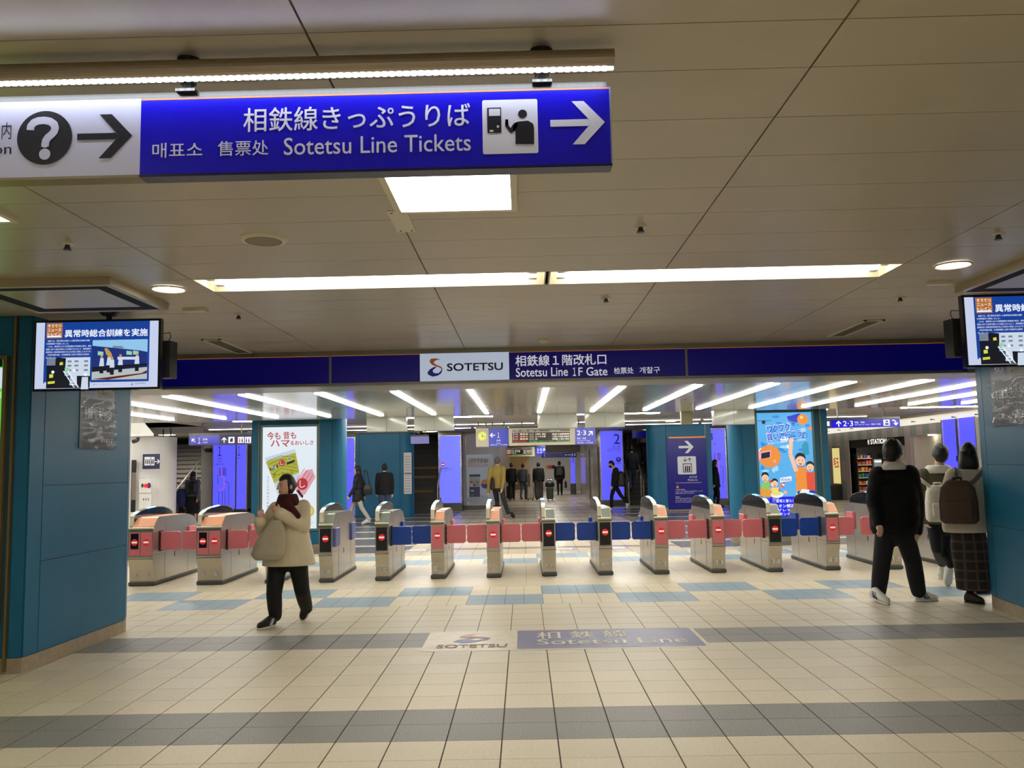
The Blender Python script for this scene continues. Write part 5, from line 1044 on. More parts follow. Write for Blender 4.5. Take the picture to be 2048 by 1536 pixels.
t = thing('drinks_fridge', 'glass fronted drinks fridge in the station shop', 'fridge', (12.87, YB2-.25, 0)); bx('body', 12.74, YB2-.42, 0, 13.02, YB2, 1.5, mat('fridge grey', '9aa0a4', .3), t); bx('glass_door', 12.755, YB2-.44, .2, 13.005, YB2-.42, 1.38, mat('fridge glass', '98a8b4', .1), t); bx('lamp', 12.76, YB2-.445, 1.39, 13.0, YB2-.425, 1.44, glow('fridge lamp', 'e8f4ff', 2), t); bx('handle', 12.97, YB2-.48, .6, 12.99, YB2-.44, 1.1, ALU, t)
t = thing('shop_poster', 'cream poster with red lettering on the wall left of the shop', 'poster', (XS-.03, YS(1664), 1)); B = Board((XS-.025, YS(1657), 0), V((0, -1, 0)), Z_, .004); L = YS(1657)-YS(1673); B.rect(0, .55, L, 2.0, BRONZE, 1, 'frame'); B.rect(.04, .6, L-.04, 1.95, mat('poster cream', 'd8ccb0', .4), 2, 'sheet'); B.text('毛玉', .15, 1.2, L-.15, 1.6, PR_, 3, off=.05); B.done(t)
t = thing('dark_cabinet', 'dark cabinet under the cream poster beside the shop', 'cabinet', (XS-.2, YS(1664), 0)); bx('body', XS-.45, YS(1674), .05, XS-.03, YS(1657), .55, DARKW, t); bx('plinth', XS-.43, YS(1674), 0, XS-.03, YS(1657), .05, BLACK, t); bx('label', XS-.455, YS(1672), .25, XS-.45, YS(1669), .42, WHITEP, t)
t = thing('lightbox_wall', 'pair of tall violet lightbox panels beside the right teal pillar', 'lightbox', (XS-.15, 22.6, 0)); 
for a_, c_ in ((1890, 1919), (1922, 1958)):
    y1, y0 = YS(a_), YS(c_); bx('lit_face', XS-.2, y0+.02, .5, XS-.17, y1-.02, 2.6, VIOL, t); bx('frame', XS-.22, y0-.02, 0, XS-.02, y0+.02, 2.66, STEEL, t); bx('frame', XS-.22, y1-.02, 0, XS-.02, y1+.02, 2.66, STEEL, t); bx('base', XS-.18, y0, 0, XS-.02, y1, .5, STEELD, t)
B = Board((XS-.203, YS(1890), 0), V((0, -1, 0)), Z_, .004); B.text('7', YS(1890)-YS(1916.5), 1.68, YS(1890)-YS(1920)-.06, 1.90, INKB, 2); B.rect(YS(1890)-YS(1915), 1.4, YS(1890)-YS(1919), 1.55, INKB, 2); B.done(t)
t = thing('wall_notice', 'small framed notice on the shop wall beside the violet lightboxes', 'notice', (XS-.03, YS(1885), 1.6)); bx('frame', XS-.05, YS(1889), 1.45, XS-.02, YS(1880), 1.72, ALU, t); bx('sheet', XS-.055, YS(1888), 1.48, XS-.05, YS(1881), 1.69, WHITEP, t)
# ================================================================ PEOPLE
SKIN = mat('skin', 'd8ac92', .5); SKIND = mat('tanned skin', 'a87a5e', .5); HAIR = mat('black hair', '100d0c', .45, bump=.3, bscale=120); EYEW = mat('eye white', 'd8d4cc', .3); EYED = mat('iris', '1c120c', .2); LIP = mat('lips', '9c5a50', .5)
def cloth(n, c, r=.85, **k): return mat(n, c, r, **{**dict(noise=.05, nscale=12, bump=.25, bscale=45), **k})
def soft(name, mb, root, vox, it=3, m=None):
    o = mb.obj(name, None, True, org=tuple(root.location)); o.location = (0, 0, 0); o.parent = root
    r = o.modifiers.new('remesh', 'REMESH'); r.mode = 'VOXEL'; r.voxel_size = vox; r.use_smooth_shade = True
    q = o.modifiers.new('smooth', 'SMOOTH'); q.factor = .5; q.iterations = it
    return o
def hard(name, mb, root, smooth=True):
    o = mb.obj(name, None, smooth, org=tuple(root.location)); o.location = (0, 0, 0); o.parent = root; return o
def hand(b, wr, d, side, pn, s, curl, m):
    """palm, four unequal bent fingers and a thumb; d along the hand, side towards the thumb, pn palm normal"""
    b.limb([wr, wr+d*.045*s], [.024*s, .03*s], m, 10); b.ball(wr+d*.055*s, (.036*s, .036*s, .036*s), m, 10, 6)
    for i, (k, L) in enumerate(((.9, .062), (.32, .07), (-.28, .066), (-.85, .052))):
        p = wr+d*.08*s+side*(.030*k*s); q = p; P = [wr+d*.05*s+side*(.024*k*s), p]; a = 0
        for j in range(3):
            a += curl*(.5 if j == 0 else .85); v = d*math.cos(a)+pn*math.sin(a); q = q+v*(L*s*(.45, .32, .26)[j]); P.append(q)
        b.limb(P, [.0105*s, .0105*s, .010*s, .009*s, .008*s], m, 8)
    p = wr+d*.03*s+side*.026*s; v = (d*.7+side*.75+pn*.25).normalized(); v2 = (d*.9+side*.15+pn*.5).normalized()
    b.limb([wr+d*.02*s+side*.012*s, p, p+v*.032*s, p+v*.032*s+v2*.028*s], [.014*s, .0125*s, .011*s, .009*s], m, 8)
def gen(x, y, h, f, stride=.18, swing=.12):
    """joints of a walking figure: f is the facing direction on the floor"""
    f = V((f[0], f[1], 0)).normalized(); r = V((f.y, -f.x, 0)); o = V((x, y, 0)); J = {}
    P = lambda a, b, z: o+r*a*h+f*b+V((0, 0, z*h))
    J['head'] = P(0, .02, .925); J['neck'] = P(0, -.01, .845)
    for n, s in (('L', -1), ('R', 1)):
        st = stride*s
        J['sh'+n] = P(s*.108, -.01, .805); J['el'+n] = P(s*.135, -swing*s*.5-.03, .625); J['wr'+n] = P(s*.13, -swing*s*1.2+.03, .485)
        J['hip'+n] = P(s*.052, 0, .515); J['kn'+n] = P(s*.055, st*.62+(.06 if s < 0 else .02), .285); J['an'+n] = P(s*.05, st-(.03 if s > 0 else .05), .05 if s > 0 else .075)
        J['he'+n] = P(s*.05, st-.07, .0 if s > 0 else .045); J['to'+n] = P(s*.055, st+.16, 0)
    return J
def person(lab, J, h, f, top, bottom, shoe, hair='short', vox=.012, tops=None, sleeve=(.068, .055, .045), leg=(.088, .066, .055), legs=True, hs=1.0, skirt=None, hands=True, face=True, skin=None, mask=None, extra=None, sole=None, curl=.55, up=None, coatname='coat', topmod=None, stripes=None, hp=None, thumb=None):
    s = h/1.7; f = V((f[0], f[1], 0)).normalized(); skin = skin or SKIN
    base = (J['heL']+J['heR'])/2; root = thing('person', lab, 'person', (base.x, base.y, 0))
    hc = J['head']; u = (up or (hc-J['neck'])+V((0, 0, .25))).normalized(); fh = V((*(hp or f)[:2], 0)).normalized(); rr = fh.cross(u).normalized(); fh = u.cross(rr); R = Matrix((rr, fh, u)).transposed()
    ax = (J['shR']-J['shL']); ax.z = 0; ax = ax.normalized(); ay = V((-ax.y, ax.x, 0))
    if ay.dot(f) < 0: pass
    b = MB(); m = skin
    # ---- one continuous body
    b.ball(hc+fh*-.008*s, (.074*s, .093*s, .108*s), m, 20, 14, R); b.ball(hc+fh*.028*s-u*.055*s, (.056*s, .060*s, .062*s), m, 16, 10, R); b.ball(hc+fh*.062*s-u*.092*s, (.024*s, .02*s, .018*s), m, 10, 6, R)
    b.limb([hc+fh*.085*s+u*.012*s, hc+fh*.108*s-u*.022*s], [.009*s, .014*s], m, 8)
    for e in (-1, 1): b.ball(hc+rr*e*.076*s-fh*.008*s-u*.012*s, (.011*s, .021*s, .032*s), m, 10, 6, R)
    b.limb([J['neck']-V((0, 0, .03*s)), hc-u*.07*s-fh*.015*s], [.058*s, .05*s], m)
    hips = (J['hipL']+J['hipR'])/2
    b.loft([(J['neck']-V((0, 0, .0)), ax, ay, .06*s, .05*s), ((J['shL']+J['shR'])/2, ax, ay, .15*s, .075*s), (J['neck'].lerp(hips, .45), ax, ay, .13*s, .09*s), (J['neck'].lerp(hips, .75), ax, ay, .115*s, .085*s), (hips, ax, ay, .14*s, .09*s), (hips-V((0, 0, .07*s)), ax, ay, .1*s, .07*s)], m)
    for n in 'LR':
        b.limb([J['sh'+n], J['el'+n], J['wr'+n]], [.045*s, .036*s, .026*s], m); b.limb([J['hip'+n], J['kn'+n], J['an'+n]], [.07*s, .048*s, .036*s], m); b.limb([J['an'+n], J['he'+n].lerp(J['to'+n], .3)+V((0, 0, .045)), J['he'+n].lerp(J['to'+n], .6)+V((0, 0, .03))], [.034*s, .026*s, .02*s], m)
        if hands:
            d = (J['wr'+n]-J['el'+n]).normalized(); d = (J['hd'+n]-J['wr'+n]).normalized() if 'hd'+n in J else d
            sd = (thumb or {}).get(n) or f; sd = (sd-d*sd.dot(d)); sd = sd.normalized() if sd.length > .1 else ax; pn = d.cross(sd); inw = (hips-J['wr'+n])
            if pn.dot(inw) < 0: pn = -pn
            hand(b, J['wr'+n], d, sd, pn, s, curl, m)
    soft('body', b, root, min(vox*.55, .0085) if vox < .02 else .016, 2)
    if face:
        for e in (-1, 1):
            c = hc+fh*.079*s+rr*e*.031*s+u*.004*s
            q = MB(); q.ball(c, (.013*s, .008*s, .0085*s), EYEW, 12, 8, R); q.ball(c+fh*.0055*s, (.0065*s, .004*s, .0065*s), EYED, 10, 6, R); hard('eye', q, root)
            q = MB(); q.limb([c+u*.021*s-rr*.015*s+fh*.004*s, c+u*.024*s+fh*.006*s, c+u*.020*s+rr*.015*s+fh*.0*s], [.003*s]*3, HAIR, 6); hard('eyebrow', q, root)
        q = MB(); q.ball(hc+fh*.083*s-u*.062*s, (.022*s, .008*s, .007*s), LIP, 10, 6, R); hard('mouth', q, root)
    if mask: q = MB(); q.ball(hc+fh*.045*s-u*.058*s, (.062*s, .068*s, .058*s), mask, 16, 10, R); hard('face_mask', q, root)
    # ---- hair
    q = MB()
    def hf(d):
        edge = (.40+.25*abs(d.x)) if hair == 'bun' else .36
        if d.y > .22+.15*abs(d.x) and d.z < edge: return .80
        g = 1+.02*math.sin(9*math.atan2(d.x, d.y)+7*d.z)
        return g*.86 if d.z < -.35 and d.y > -.15 and hair in ('short', 'grey') else g
    q.ball(hc-fh*.012*s+u*.008*s, (.084*s*hs, .103*s*hs, .117*s*hs), HAIR, 36, 28, R, hf)
    if hair == 'bob':
        q.loft([(hc-fh*.03*s+u*.02*s, rr, fh, .09*s, .085*s), (hc-fh*.04*s-u*.08*s, rr, fh, .098*s, .075*s), (hc-fh*.05*s-u*.15*s, rr, fh, .10*s, .06*s), (hc-fh*.05*s-u*.18*s, rr, fh, .08*s, .045*s)], HAIR)
    if hair == 'bun': q.ball(hc-fh*.10*s-u*.005*s, (.04*s, .04*s, .04*s), HAIR, 14, 8); q.ball(hc-fh*.07*s, (.06*s, .06*s, .06*s), HAIR, 14, 8)
    if hair == 'grey': q.mats = [mat('grey hair', '5a544e', .6)]
    if hair == 'beanie': q = MB(); q.ball(hc-fh*.01*s+u*.02*s, (.09*s, .11*s, .115*s), HAIR, 24, 16, R, hf); q.loft([(hc+u*.04*s, rr, fh, .092*s, .112*s), (hc+u*.075*s, rr, fh, .094*s, .112*s)], HAIR)
    hard('hair', q, root)
    # ---- clothes
    if bottom and legs:
        q = MB(); q.ball(hips-V((0, 0, .01*s)), (.165*s, .115*s, .13*s), bottom, 18, 10, Matrix((ax, ay, V((0, 0, 1)))).transposed())
        for n in 'LR': q.limb([J['hip'+n], J['hip'+n].lerp(J['kn'+n], .5), J['kn'+n], J['kn'+n].lerp(J['an'+n], .5), J['an'+n]+V((0, 0, .01))], [leg[0]*s, (leg[0]*.55+leg[1]*.45)*s, leg[1]*s, (leg[1]*.5+leg[2]*.55)*s, leg[2]*s], bottom, 14)
        soft('trousers', q, root, vox, 3)
    if skirt: q = MB(); q.loft([(c, ax, ay, a*1.0, b_) for c, a, b_ in skirt[1]], skirt[0], 28); soft('skirt', q, root, vox, 2)
    if top:
        q = MB(); T_ = tops or [(J['neck']+V((0, 0, .02*s)), .07*s, .065*s), ((J['shL']+J['shR'])/2+V((0, 0, .015*s)), .165*s, .095*s), (J['neck'].lerp(hips, .4), .185*s, .125*s), (J['neck'].lerp(hips, .75), .178*s, .125*s), (hips-V((0, 0, .05*s)), .19*s, .135*s)]
        q.loft([(c, ax, ay, a, b_) for c, a, b_ in T_], top, 28, .9)
        for n in 'LR': q.limb([J['sh'+n], J['sh'+n].lerp(J['el'+n], .5), J['el'+n], J['el'+n].lerp(J['wr'+n], .5), J['wr'+n]], [sleeve[0]*1.05*s, sleeve[0]*s, sleeve[1]*s, (sleeve[1]+sleeve[2])/2*s, sleeve[2]*s], top, 14)
        if topmod: topmod(q)
        soft(coatname, q, root, vox, 3)
    for n in 'LR':
        hl, to = J['he'+n], J['to'+n]; d = (to-hl); L = d.length; d = d.normalized(); sd = d.cross(V((0, 0, 1))).normalized(); un = sd.cross(d)
        q = MB(); q.loft([(hl+d*(t*L)+un*(hh_/2+.012), sd, un, w_*s, hh_/2) for t, w_, hh_ in ((-.04, .022, .06*s), (.03, .034, .095*s), (.25, .038, .12*s), (.45, .043, .10*s), (.7, .048, .075*s), (.92, .041, .06*s), (1.03, .02, .035*s))], shoe, 16)
        q.limb([J['an'+n]+V((0, 0, .02)), hl.lerp(to, .22)+un*.07*s], [.04*s, .042*s], shoe, 12)
        sh = soft('shoe', q, root, max(.008, vox*.6), 2)
        q = MB(); q.loft([(hl+d*(t*L)+un*.008, sd, un, w_*s, .011) for t, w_ in ((-.04, .022), (.05, .036), (.3, .039), (.7, .049), (.93, .04), (1.04, .016))], sole or shoe, 12); hard('sole', q, root).parent = sh
        if stripes:
            q = MB()
            for k in range(3 if stripes[1] > 2 else 2):
                for e in (-1, 1):
                    p = hl+d*((.36+.10*k)*L); q.limb([p+sd*e*.043*s+un*.03*s, p-d*.035+sd*e*.036*s+un*.085*s], [.0065, .0065], stripes[0], 6)
            o = hard('shoe_stripe', q, root); o.parent = sh; tag(o, kind='stuff')
        if stripes and stripes[1] == 2:
            q = MB()
            for k in range(4): p = hl+d*((.46+.07*k)*L)+un*(.095-.013*k)*s; q.limb([p-sd*.022*s, p+sd*.022*s], [.004, .004], stripes[0], 6)
            o = hard('shoelace', q, root); o.parent = sh; tag(o, kind='stuff')
    if extra: extra(root, J, dict(s=s, ax=ax, ay=ay, fh=fh, rr=rr, u=u, hc=hc, hips=hips))
    return root
def JP(Y, **k):
    return {n: at(v[0], v[1], Y+(v[2] if len(v) > 2 else 0)) for n, v in k.items()}
def ground(p, z=0): return V((p.x, p.y, z))
# ---- 1. woman in the cream coat
CREAMC = cloth('cream wool coat', 'ddd0b0', .9); BLKT = cloth('black trousers', '0b0b0c', .8); MAROON = cloth('maroon scarf', '45141a', .95); REDK = cloth('red knit cuff', '8c1c24', .95); BLKS = cloth('black trainer', '121213', .6); SHW = mat('white rubber', 'dcdad2', .5)
Y = 8.45
J = JP(Y, head=(572, 971, -.03), neck=(577, 1003), shL=(552, 1017), shR=(607, 1013), elL=(524, 1060, -.12), wrL=(520, 1043, -.30), hdL=(521, 1028, -.32), elR=(608, 1054, -.06), wrR=(560, 1027, -.28), hdR=(546, 1016, -.30), hipL=(556, 1118), hipR=(594, 1116), knL=(548, 1188, -.10), anL=(541, 1238, -.12), knR=(604, 1180, .02), anR=(613, 1218, .30))
a = flr(549, 1252); c = flr(517, 1260); J['heL'], J['toL'] = ground(a), ground(c); J['anL'] = a+V((.0, .03, .085))
c = flr(606, 1242); J['toR'] = ground(c); J['heR'] = at(617, 1212, c.y+.17)
def wx(root, J, k):
    s = k['s']; q = MB(); c = J['neck']
    q.loft([(c+V((-.0, -.0, -.06)), X_, V((0, 1, 0)), .145, .10), (c+V((0, -.02, -.01)), X_, V((0, 1, 0)), .115, .105), (c+V((0, -.02, .045)), X_, V((0, 1, 0)), .10, .10), (c+V((0, -.02, .075)), X_, V((0, 1, 0)), .085, .09)], MAROON, 20)
    q.limb([at(572, 1010, 8.30), at(585, 1022, 8.28), at(596, 1032, 8.27)], [.05, .045, .03], MAROON); q.limb([at(566, 1014, 8.30), at(556, 1028, 8.22)], [.05, .03], MAROON); soft('scarf', q, root, .010, 3)
    for n in 'LR':
        q = MB(); d = (J['wr'+n]-J['el'+n]).normalized(); q.cyl(J['wr'+n]-d*.05, J['wr'+n]+d*.018, .043, .034, REDK, 14); hard('knit_cuff', q, root)
    q = MB(); q.box(*at(562, 1126, 8.285), *(at(564, 1045, 8.28)+V((0, .004, 0))), mat('coat seam', '8f8468', .9)); hard('front_seam', q, root)
    for z in (1060, 1082, 1104): q = MB(); p = at(569, z, 8.27); q.cyl(p, p+V((0, -.012, 0)), .012, .011, mat('horn button', '8a7a5c', .4), 12); hard('button', q, root)
wt = [(at(577, 1001, Y), .075, .07), (at(577, 1012, Y), .155, .10), (at(576, 1040, Y), .185, .135), (at(576, 1075, Y), .215, .15), (at(577, 1105, Y), .242, .165), (at(578, 1130, Y), .262, .175)]
person('woman in a cream coat and maroon scarf walking with a grey tote bag', J, 1.56, (-.62, -.78), CREAMC, BLKT, BLKS, 'bun', .011, wt, sleeve=(.074, .07, .066), leg=(.105, .082, .068), extra=wx, sole=SHW, curl=.95, stripes=(SHW, 2), thumb={'L': V((.3, -.2, 1)), 'R': V((0, -.3, 1))})
# tote bag
t = thing('tote_bag', 'limp grey beige tote bag held by the woman in the cream coat', 'bag', tuple(at(540, 1120, 8.12)-V((0, 0, 0)))); BAG = cloth('beige nylon', 'b5ab92', .7)
q = MB(); yb = 8.17; q.loft([(at(552, 1040, yb), X_, V((0, 1, 0)), .05, .02), (at(549, 1058, yb), X_, V((0, 1, 0)), .10, .05), (at(541, 1085, yb), X_, V((0, 1, 0)), .15, .075), (at(536, 1108, yb), X_, V((0, 1, 0)), .165, .08), (at(536, 1120, yb), X_, V((0, 1, 0)), .12, .06)], BAG, 24, .85)
q.limb([at(510, 1112, yb), at(530, 1100, yb)], [.03, .06], BAG); soft('bag_body', q, t, .011, 3)
q = MB(); q.tube([at(540, 1058, yb), at(547, 1035, yb), at(552, 1022, yb), at(556, 1022, yb), at(560, 1036, yb), at(561, 1060, yb)], .012, BAG, 8); hard('bag_handle', q, t)
# ---- 2. man in black
BLKJ = cloth('black puffer', '060607', .8, wave=2.2, bump=0, spec=.3); NAVT = cloth('navy trousers', '0c0e18', .85); WHT = cloth('white trainer', 'd8d6d2', .6); NVS = mat('navy stripe', '1c2a6a', .5); WHOOD = cloth('white hood', 'd9d3c8', .9)
Y = 9.25
J = JP(Y, head=(1787, 903), neck=(1786, 934), shL=(1757, 950), shR=(1819, 947), elL=(1747, 1002, -.05), wrL=(1757, 1046, -.2), elR=(1834, 1010, .03), wrR=(1834, 1062, -.03), hdR=(1831, 1080, -.06), hipL=(1771, 1066), hipR=(1808, 1066), knL=(1763, 1128, .02), knR=(1826, 1124, .05))
a, c = flr(1744, 1201), flr(1776, 1210); J['heL'], J['toL'] = ground(a, .03), ground(c); J['anL'] = at(1757, 1186, a.y); a, c = flr(1832, 1202), flr(1874, 1201); J['heR'], J['toR'] = ground(a), ground(c); J['anR'] = at(1837, 1184, a.y)
def mx(root, J, k):
    q = MB(); c = J['neck']; q.loft([(c+V((-.02, -.06, -.03)), X_, V((0, 1, 0)), .13, .07), (c+V((-.01, -.045, .02)), X_, V((0, 1, 0)), .125, .085), (c+V((0, -.02, .055)), X_, V((0, 1, 0)), .10, .08)], WHOOD, 20); soft('sweatshirt_hood', q, root, .011, 3)
    q = MB(); c = J['neck']; q.loft([(c+V((.0, .0, -.06)), X_, V((0, 1, 0)), .17, .11), (c+V((0, .02, -.01)), X_, V((0, 1, 0)), .125, .10)], BLKJ, 20); soft('jacket_collar', q, root, .012, 2)
mt = [(at(1787, 938, Y), .09, .08), (at(1788, 951, Y), .20, .12), (at(1789, 985, Y), .245, .16), (at(1789, 1030, Y), .26, .175), (at(1789, 1056, Y), .25, .17), (at(1790, 1068, Y), .225, .155)]
person('man in a black puffer jacket and navy trousers, white hood out, white shoes', J, 1.73, (.85, .5), BLKJ, NAVT, WHT, 'short', .012, mt, sleeve=(.092, .078, .058), leg=(.105, .088, .075), extra=mx, sole=SHW, stripes=(NVS, 3), curl=.5, hs=1.13)
# ---- 3. person with the white backpack
BRNJ = cloth('olive brown fleece', '57503f', .95); Y = 10.25
J = JP(Y, head=(1880, 908), neck=(1876, 935), shL=(1848, 950), shR=(1906, 950), elL=(1838, 1000, .02), wrL=(1850, 1036, -.02), elR=(1916, 1000), wrR=(1912, 1040), hipL=(1868, 1050), hipR=(1896, 1050), knL=(1874, 1096, -.05), knR=(1893, 1098, .1))
a = flr(1896, 1172); J['toR'] = ground(a); J['heR'] = at(1902, 1140, a.y-.12); J['anR'] = at(1901, 1130, a.y-.1); a = flr(1880, 1158); J['heL'] = ground(a); J['toL'] = ground(flr(1890, 1153)); J['anL'] = at(1884, 1128, a.y)
def cx_(root, J, k): q = MB(); c = J['neck']; q.loft([(c+V((0, 0, -.07)), X_, V((0, 1, 0)), .19, .12), (c+V((0, 0, -.02)), X_, V((0, 1, 0)), .17, .11), (c+V((0, 0, .03)), X_, V((0, 1, 0)), .12, .10)], WHOOD, 20); soft('hood', q, root, .012, 3)
person('person in a brown fleece with a pale hood, wearing a white backpack', J, 1.62, (.15, 1), BRNJ, NAVT, WHT, 'short', .013, [(at(1876, 936, Y), .09, .08), (at(1877, 950, Y), .19, .11), (at(1878, 985, Y), .22, .14), (at(1878, 1030, Y), .225, .145), (at(1878, 1048, Y), .20, .13)], sleeve=(.085, .07, .055), leg=(.088, .07, .055), extra=cx_, sole=SHW, hs=1.1)
WBP = cloth('white nylon', 'd6d0c4', .6)
def backpack(lab, c, w, d, h, m, n, strap=None, trim=None, tuft=False, handle=None):
    """c: centre, n: outward direction away from the wearer's back"""
    t = thing('backpack', lab, 'bag', tuple(c)); n = V((*n[:2], 0)).normalized(); ax = V((-n.y, n.x, 0)); q = MB()
    q.loft([(c+V((0, 0, -h*.5)), ax, n, w*.40, d*.38), (c+V((0, 0, -h*.42)), ax, n, w*.5, d*.5), (c+V((0, 0, 0)), ax, n, w*.5, d*.5), (c+V((0, 0, h*.34)), ax, n, w*.44, d*.42), (c+V((0, 0, h*.5)), ax, n, w*.26, d*.24)], m, 24, .7)
    soft('bag_body', q, t, .012, 3)
    q = MB(); q.loft([(c+n*d*.5+V((0, 0, -h*.36)), ax, n, w*.33, d*.10), (c+n*d*.5+V((0, 0, -h*.02)), ax, n, w*.36, d*.12), (c+n*d*.47+V((0, 0, h*.03)), ax, n, w*.32, d*.07)], trim or m, 20, .7); soft('front_pocket', q, t, .011, 2)
    q = MB(); q.tube([c+V((0, 0, h*.44))-ax*.04, c+V((0, 0, h*.56))-ax*.035, c+V((0, 0, h*.56))+ax*.035, c+V((0, 0, h*.44))+ax*.04], .011, handle or m, 8); hard('top_handle', q, t)
    for e in (-1, 1):
        if strap: q = MB(); P = [c+ax*e*w*.28+V((0, 0, h*.42))-n*d*.35]+strap[0 if e < 0 else 1]; q.limb(P, [.02]*len(P), strap[2], 8); hard('shoulder_strap', q, t)
    return t
backpack('quilted white backpack worn over the brown fleece', at(1877, 1007, 9.98), .29, .17, .42, WBP, (-.1, -1), [[at(1858, 972, 9.98), at(1834, 954, 10.0)], [at(1893, 950, 10.12)], WBP])
# ---- 4. girl with the brown backpack
WHS = cloth('white sweater', 'd4c9b6', .95, bump=.4, bscale=60); PLAID = cloth('dark plaid wool', '2a2320', .9); Y = 9.1; SHB = cloth('dark brown shoe', '2c2420', .5); SOCK = cloth('pale sock', 'b8aca4', .9)
pn = PLAID.node_tree; bs = pn.nodes['Principled BSDF']; old = bs.inputs['Base Color'].links[0].from_socket; tcn = pn.nodes.new('ShaderNodeTexCoord')
for d_ in ('X', 'Z'):
    wv = pn.nodes.new('ShaderNodeTexWave'); wv.bands_direction = d_; wv.inputs['Scale'].default_value = 3.2; wv.inputs['Distortion'].default_value = .3; pn.links.new(tcn.outputs['Object'], wv.inputs['Vector'])
    pw = pn.nodes.new('ShaderNodeMath'); pw.operation = 'POWER'; pw.inputs[1].default_value = 8; pn.links.new(wv.outputs[1], pw.inputs[0])
    mx_ = pn.nodes.new('ShaderNodeMixRGB'); mx_.inputs[2].default_value = (.075, .055, .045, 1); pn.links.new(pw.outputs[0], mx_.inputs[0]); pn.links.new(old, mx_.inputs[1]); old = mx_.outputs[0]
pn.links.new(old, bs.inputs['Base Color'])
J = JP(Y, head=(1937, 907, .02), neck=(1938, 936), shL=(1908, 952), shR=(1968, 950), elL=(1893, 1005, .04), wrL=(1900, 1045, .1), elR=(1980, 1000, .05), wrR=(1975, 1040, .1), hipL=(1922, 1070), hipR=(1952, 1070), knL=(1938, 1130), knR=(1958, 1130, .05))
a, c = flr(1931, 1205), flr(1968, 1209); J['heL'], J['toL'] = ground(a), ground(c); J['anL'] = at(1942, 1185, a.y); a, c = flr(1952, 1188), flr(1964, 1192); J['heR'], J['toR'] = ground(a), ground(a)+V((.19, .08, 0)); J['anR'] = at(1955, 1172, a.y)
def gx(root, J, k):
    for n in 'LR': q = MB(); q.limb([J['an'+n]+V((0, 0, .12)), J['an'+n]+V((0, 0, .03))], [.045, .043], SOCK); hard('sock', q, root)
    for k_ in range(7):
        pass
sk = (PLAID, [(at(1937, 1060, Y), .17, .12), (at(1938, 1090, Y), .185, .14), (at(1945, 1130, Y), .185, .15), (at(1955, 1170, Y), .21, .165), (at(1957, 1179, Y), .215, .165)])
person('girl in a white sweater and dark plaid skirt beside the right teal pillar', J, 1.62, (.5, .86), WHS, None, SHB, 'bob', .012, [(at(1938, 938, Y), .085, .075), (at(1938, 951, Y), .18, .11), (at(1934, 985, Y), .23, .16), (at(1933, 1030, Y), .245, .17), (at(1934, 1055, Y), .245, .175), (at(1935, 1064, Y), .235, .165)], sleeve=(.09, .082, .055), skirt=sk, extra=gx)
BRN = cloth('brown canvas', '4c3930', .8); BRND = cloth('dark brown webbing', '2a1f1a', .7); STR = cloth('taupe strap', '7a6c60', .8)
backpack('brown canvas backpack worn by the girl in the white sweater', at(1917, 1004, 8.86), .36, .19, .44, BRN, (-.45, -1), [[at(1912, 955, 8.96), at(1910, 938, 9.05)], [at(1945, 965, 8.95), at(1966, 942, 9.0)], STR], BRN, handle=BRND)
# ---- 5. far walkers
DRK = cloth('charcoal puffer', '17181c', .8, wave=2.0, bump=0); DRK2 = cloth('black coat', '0b0b0d', .85); JEAN = cloth('faded jeans', '3e4c68', .85); GRYT = cloth('pale grey trousers', 'a8a29a', .85); YEL = cloth('mustard jacket', '9a8440', .85); SLT = cloth('slate trousers', '23262c', .85); GRYJ = cloth('grey hooded jacket', '4a4d54', .9); BEI = cloth('beige boa coat', 'b09a78', .95); BRB = cloth('brown boot', '5a4030', .7); WSH = cloth('white shoe', 'cfcac4', .6); GPT = cloth('dark grey trousers', '3a3834', .85)
def px_x(px_, Y): return at(px_, 950, Y).x
def longtop(J, h, hem, w=.2):
    s = h/1.7; hp_ = (J['hipL']+J['hipR'])/2; z = hem; return [(J['neck']+V((0, 0, .02*s)), .07*s, .065*s), ((J['shL']+J['shR'])/2+V((0, 0, .015*s)), .17*s, .10*s), (J['neck'].lerp(hp_, .5), .19*s, .135*s), (hp_, w*s, .15*s), (V((hp_.x, hp_.y, z)), w*1.06*s, .16*s)]
def walker(lab, px_, Y, h, f, top, bot, shoe, hem=None, stride=.2, z0=0, **k):
    J = gen(px_x(px_, Y), Y, h, f, stride)
    if z0:
        for n in J: J[n] = J[n]+V((0, 0, z0))
    k.setdefault('tops', longtop(J, h, hem+z0) if hem else None)
    o = person(lab, J, h, f, top, bot, shoe, vox=k.pop('vox', .02), **k); return o, J
walker('person in a long charcoal puffer coat and pale trousers walking left past the teal wall', 716, 23.6, 1.62, (-1, .12), DRK, GRYT, WSH, .62, .3, hair='bob')
walker('person in a short black puffer and jeans facing the teal wall', 769, 24.4, 1.66, (-.2, 1), DRK2, JEAN, WSH, .78, .05)
p = at(735, 978, 23.5); t = thing('shoulder_bag', 'black shoulder bag behind the person in the charcoal puffer', 'bag', tuple(p)); q = MB(); q.loft([(p+V((0, 0, -.16)), X_, V((0, 1, 0)), .12, .06), (p, X_, V((0, 1, 0)), .14, .07), (p+V((0, 0, .14)), X_, V((0, 1, 0)), .08, .04)], BLACK, 18, .8); soft('bag_body', q, t, .015, 2); q = MB(); q.tube([p+V((-.06, 0, .1)), p+V((-.1, 0, .5)), p+V((-.02, 0, .5)), p+V((.06, 0, .1))], .012, BLACK, 6); hard('strap', q, t)
o, J = walker('mother in a grey hooded jacket and black skirt at the foot of the grey staircase', 386, 25.0, 1.55, (.1, 1), GRYJ, None, BLKS, .82, .05, hair='bob', skirt=None)
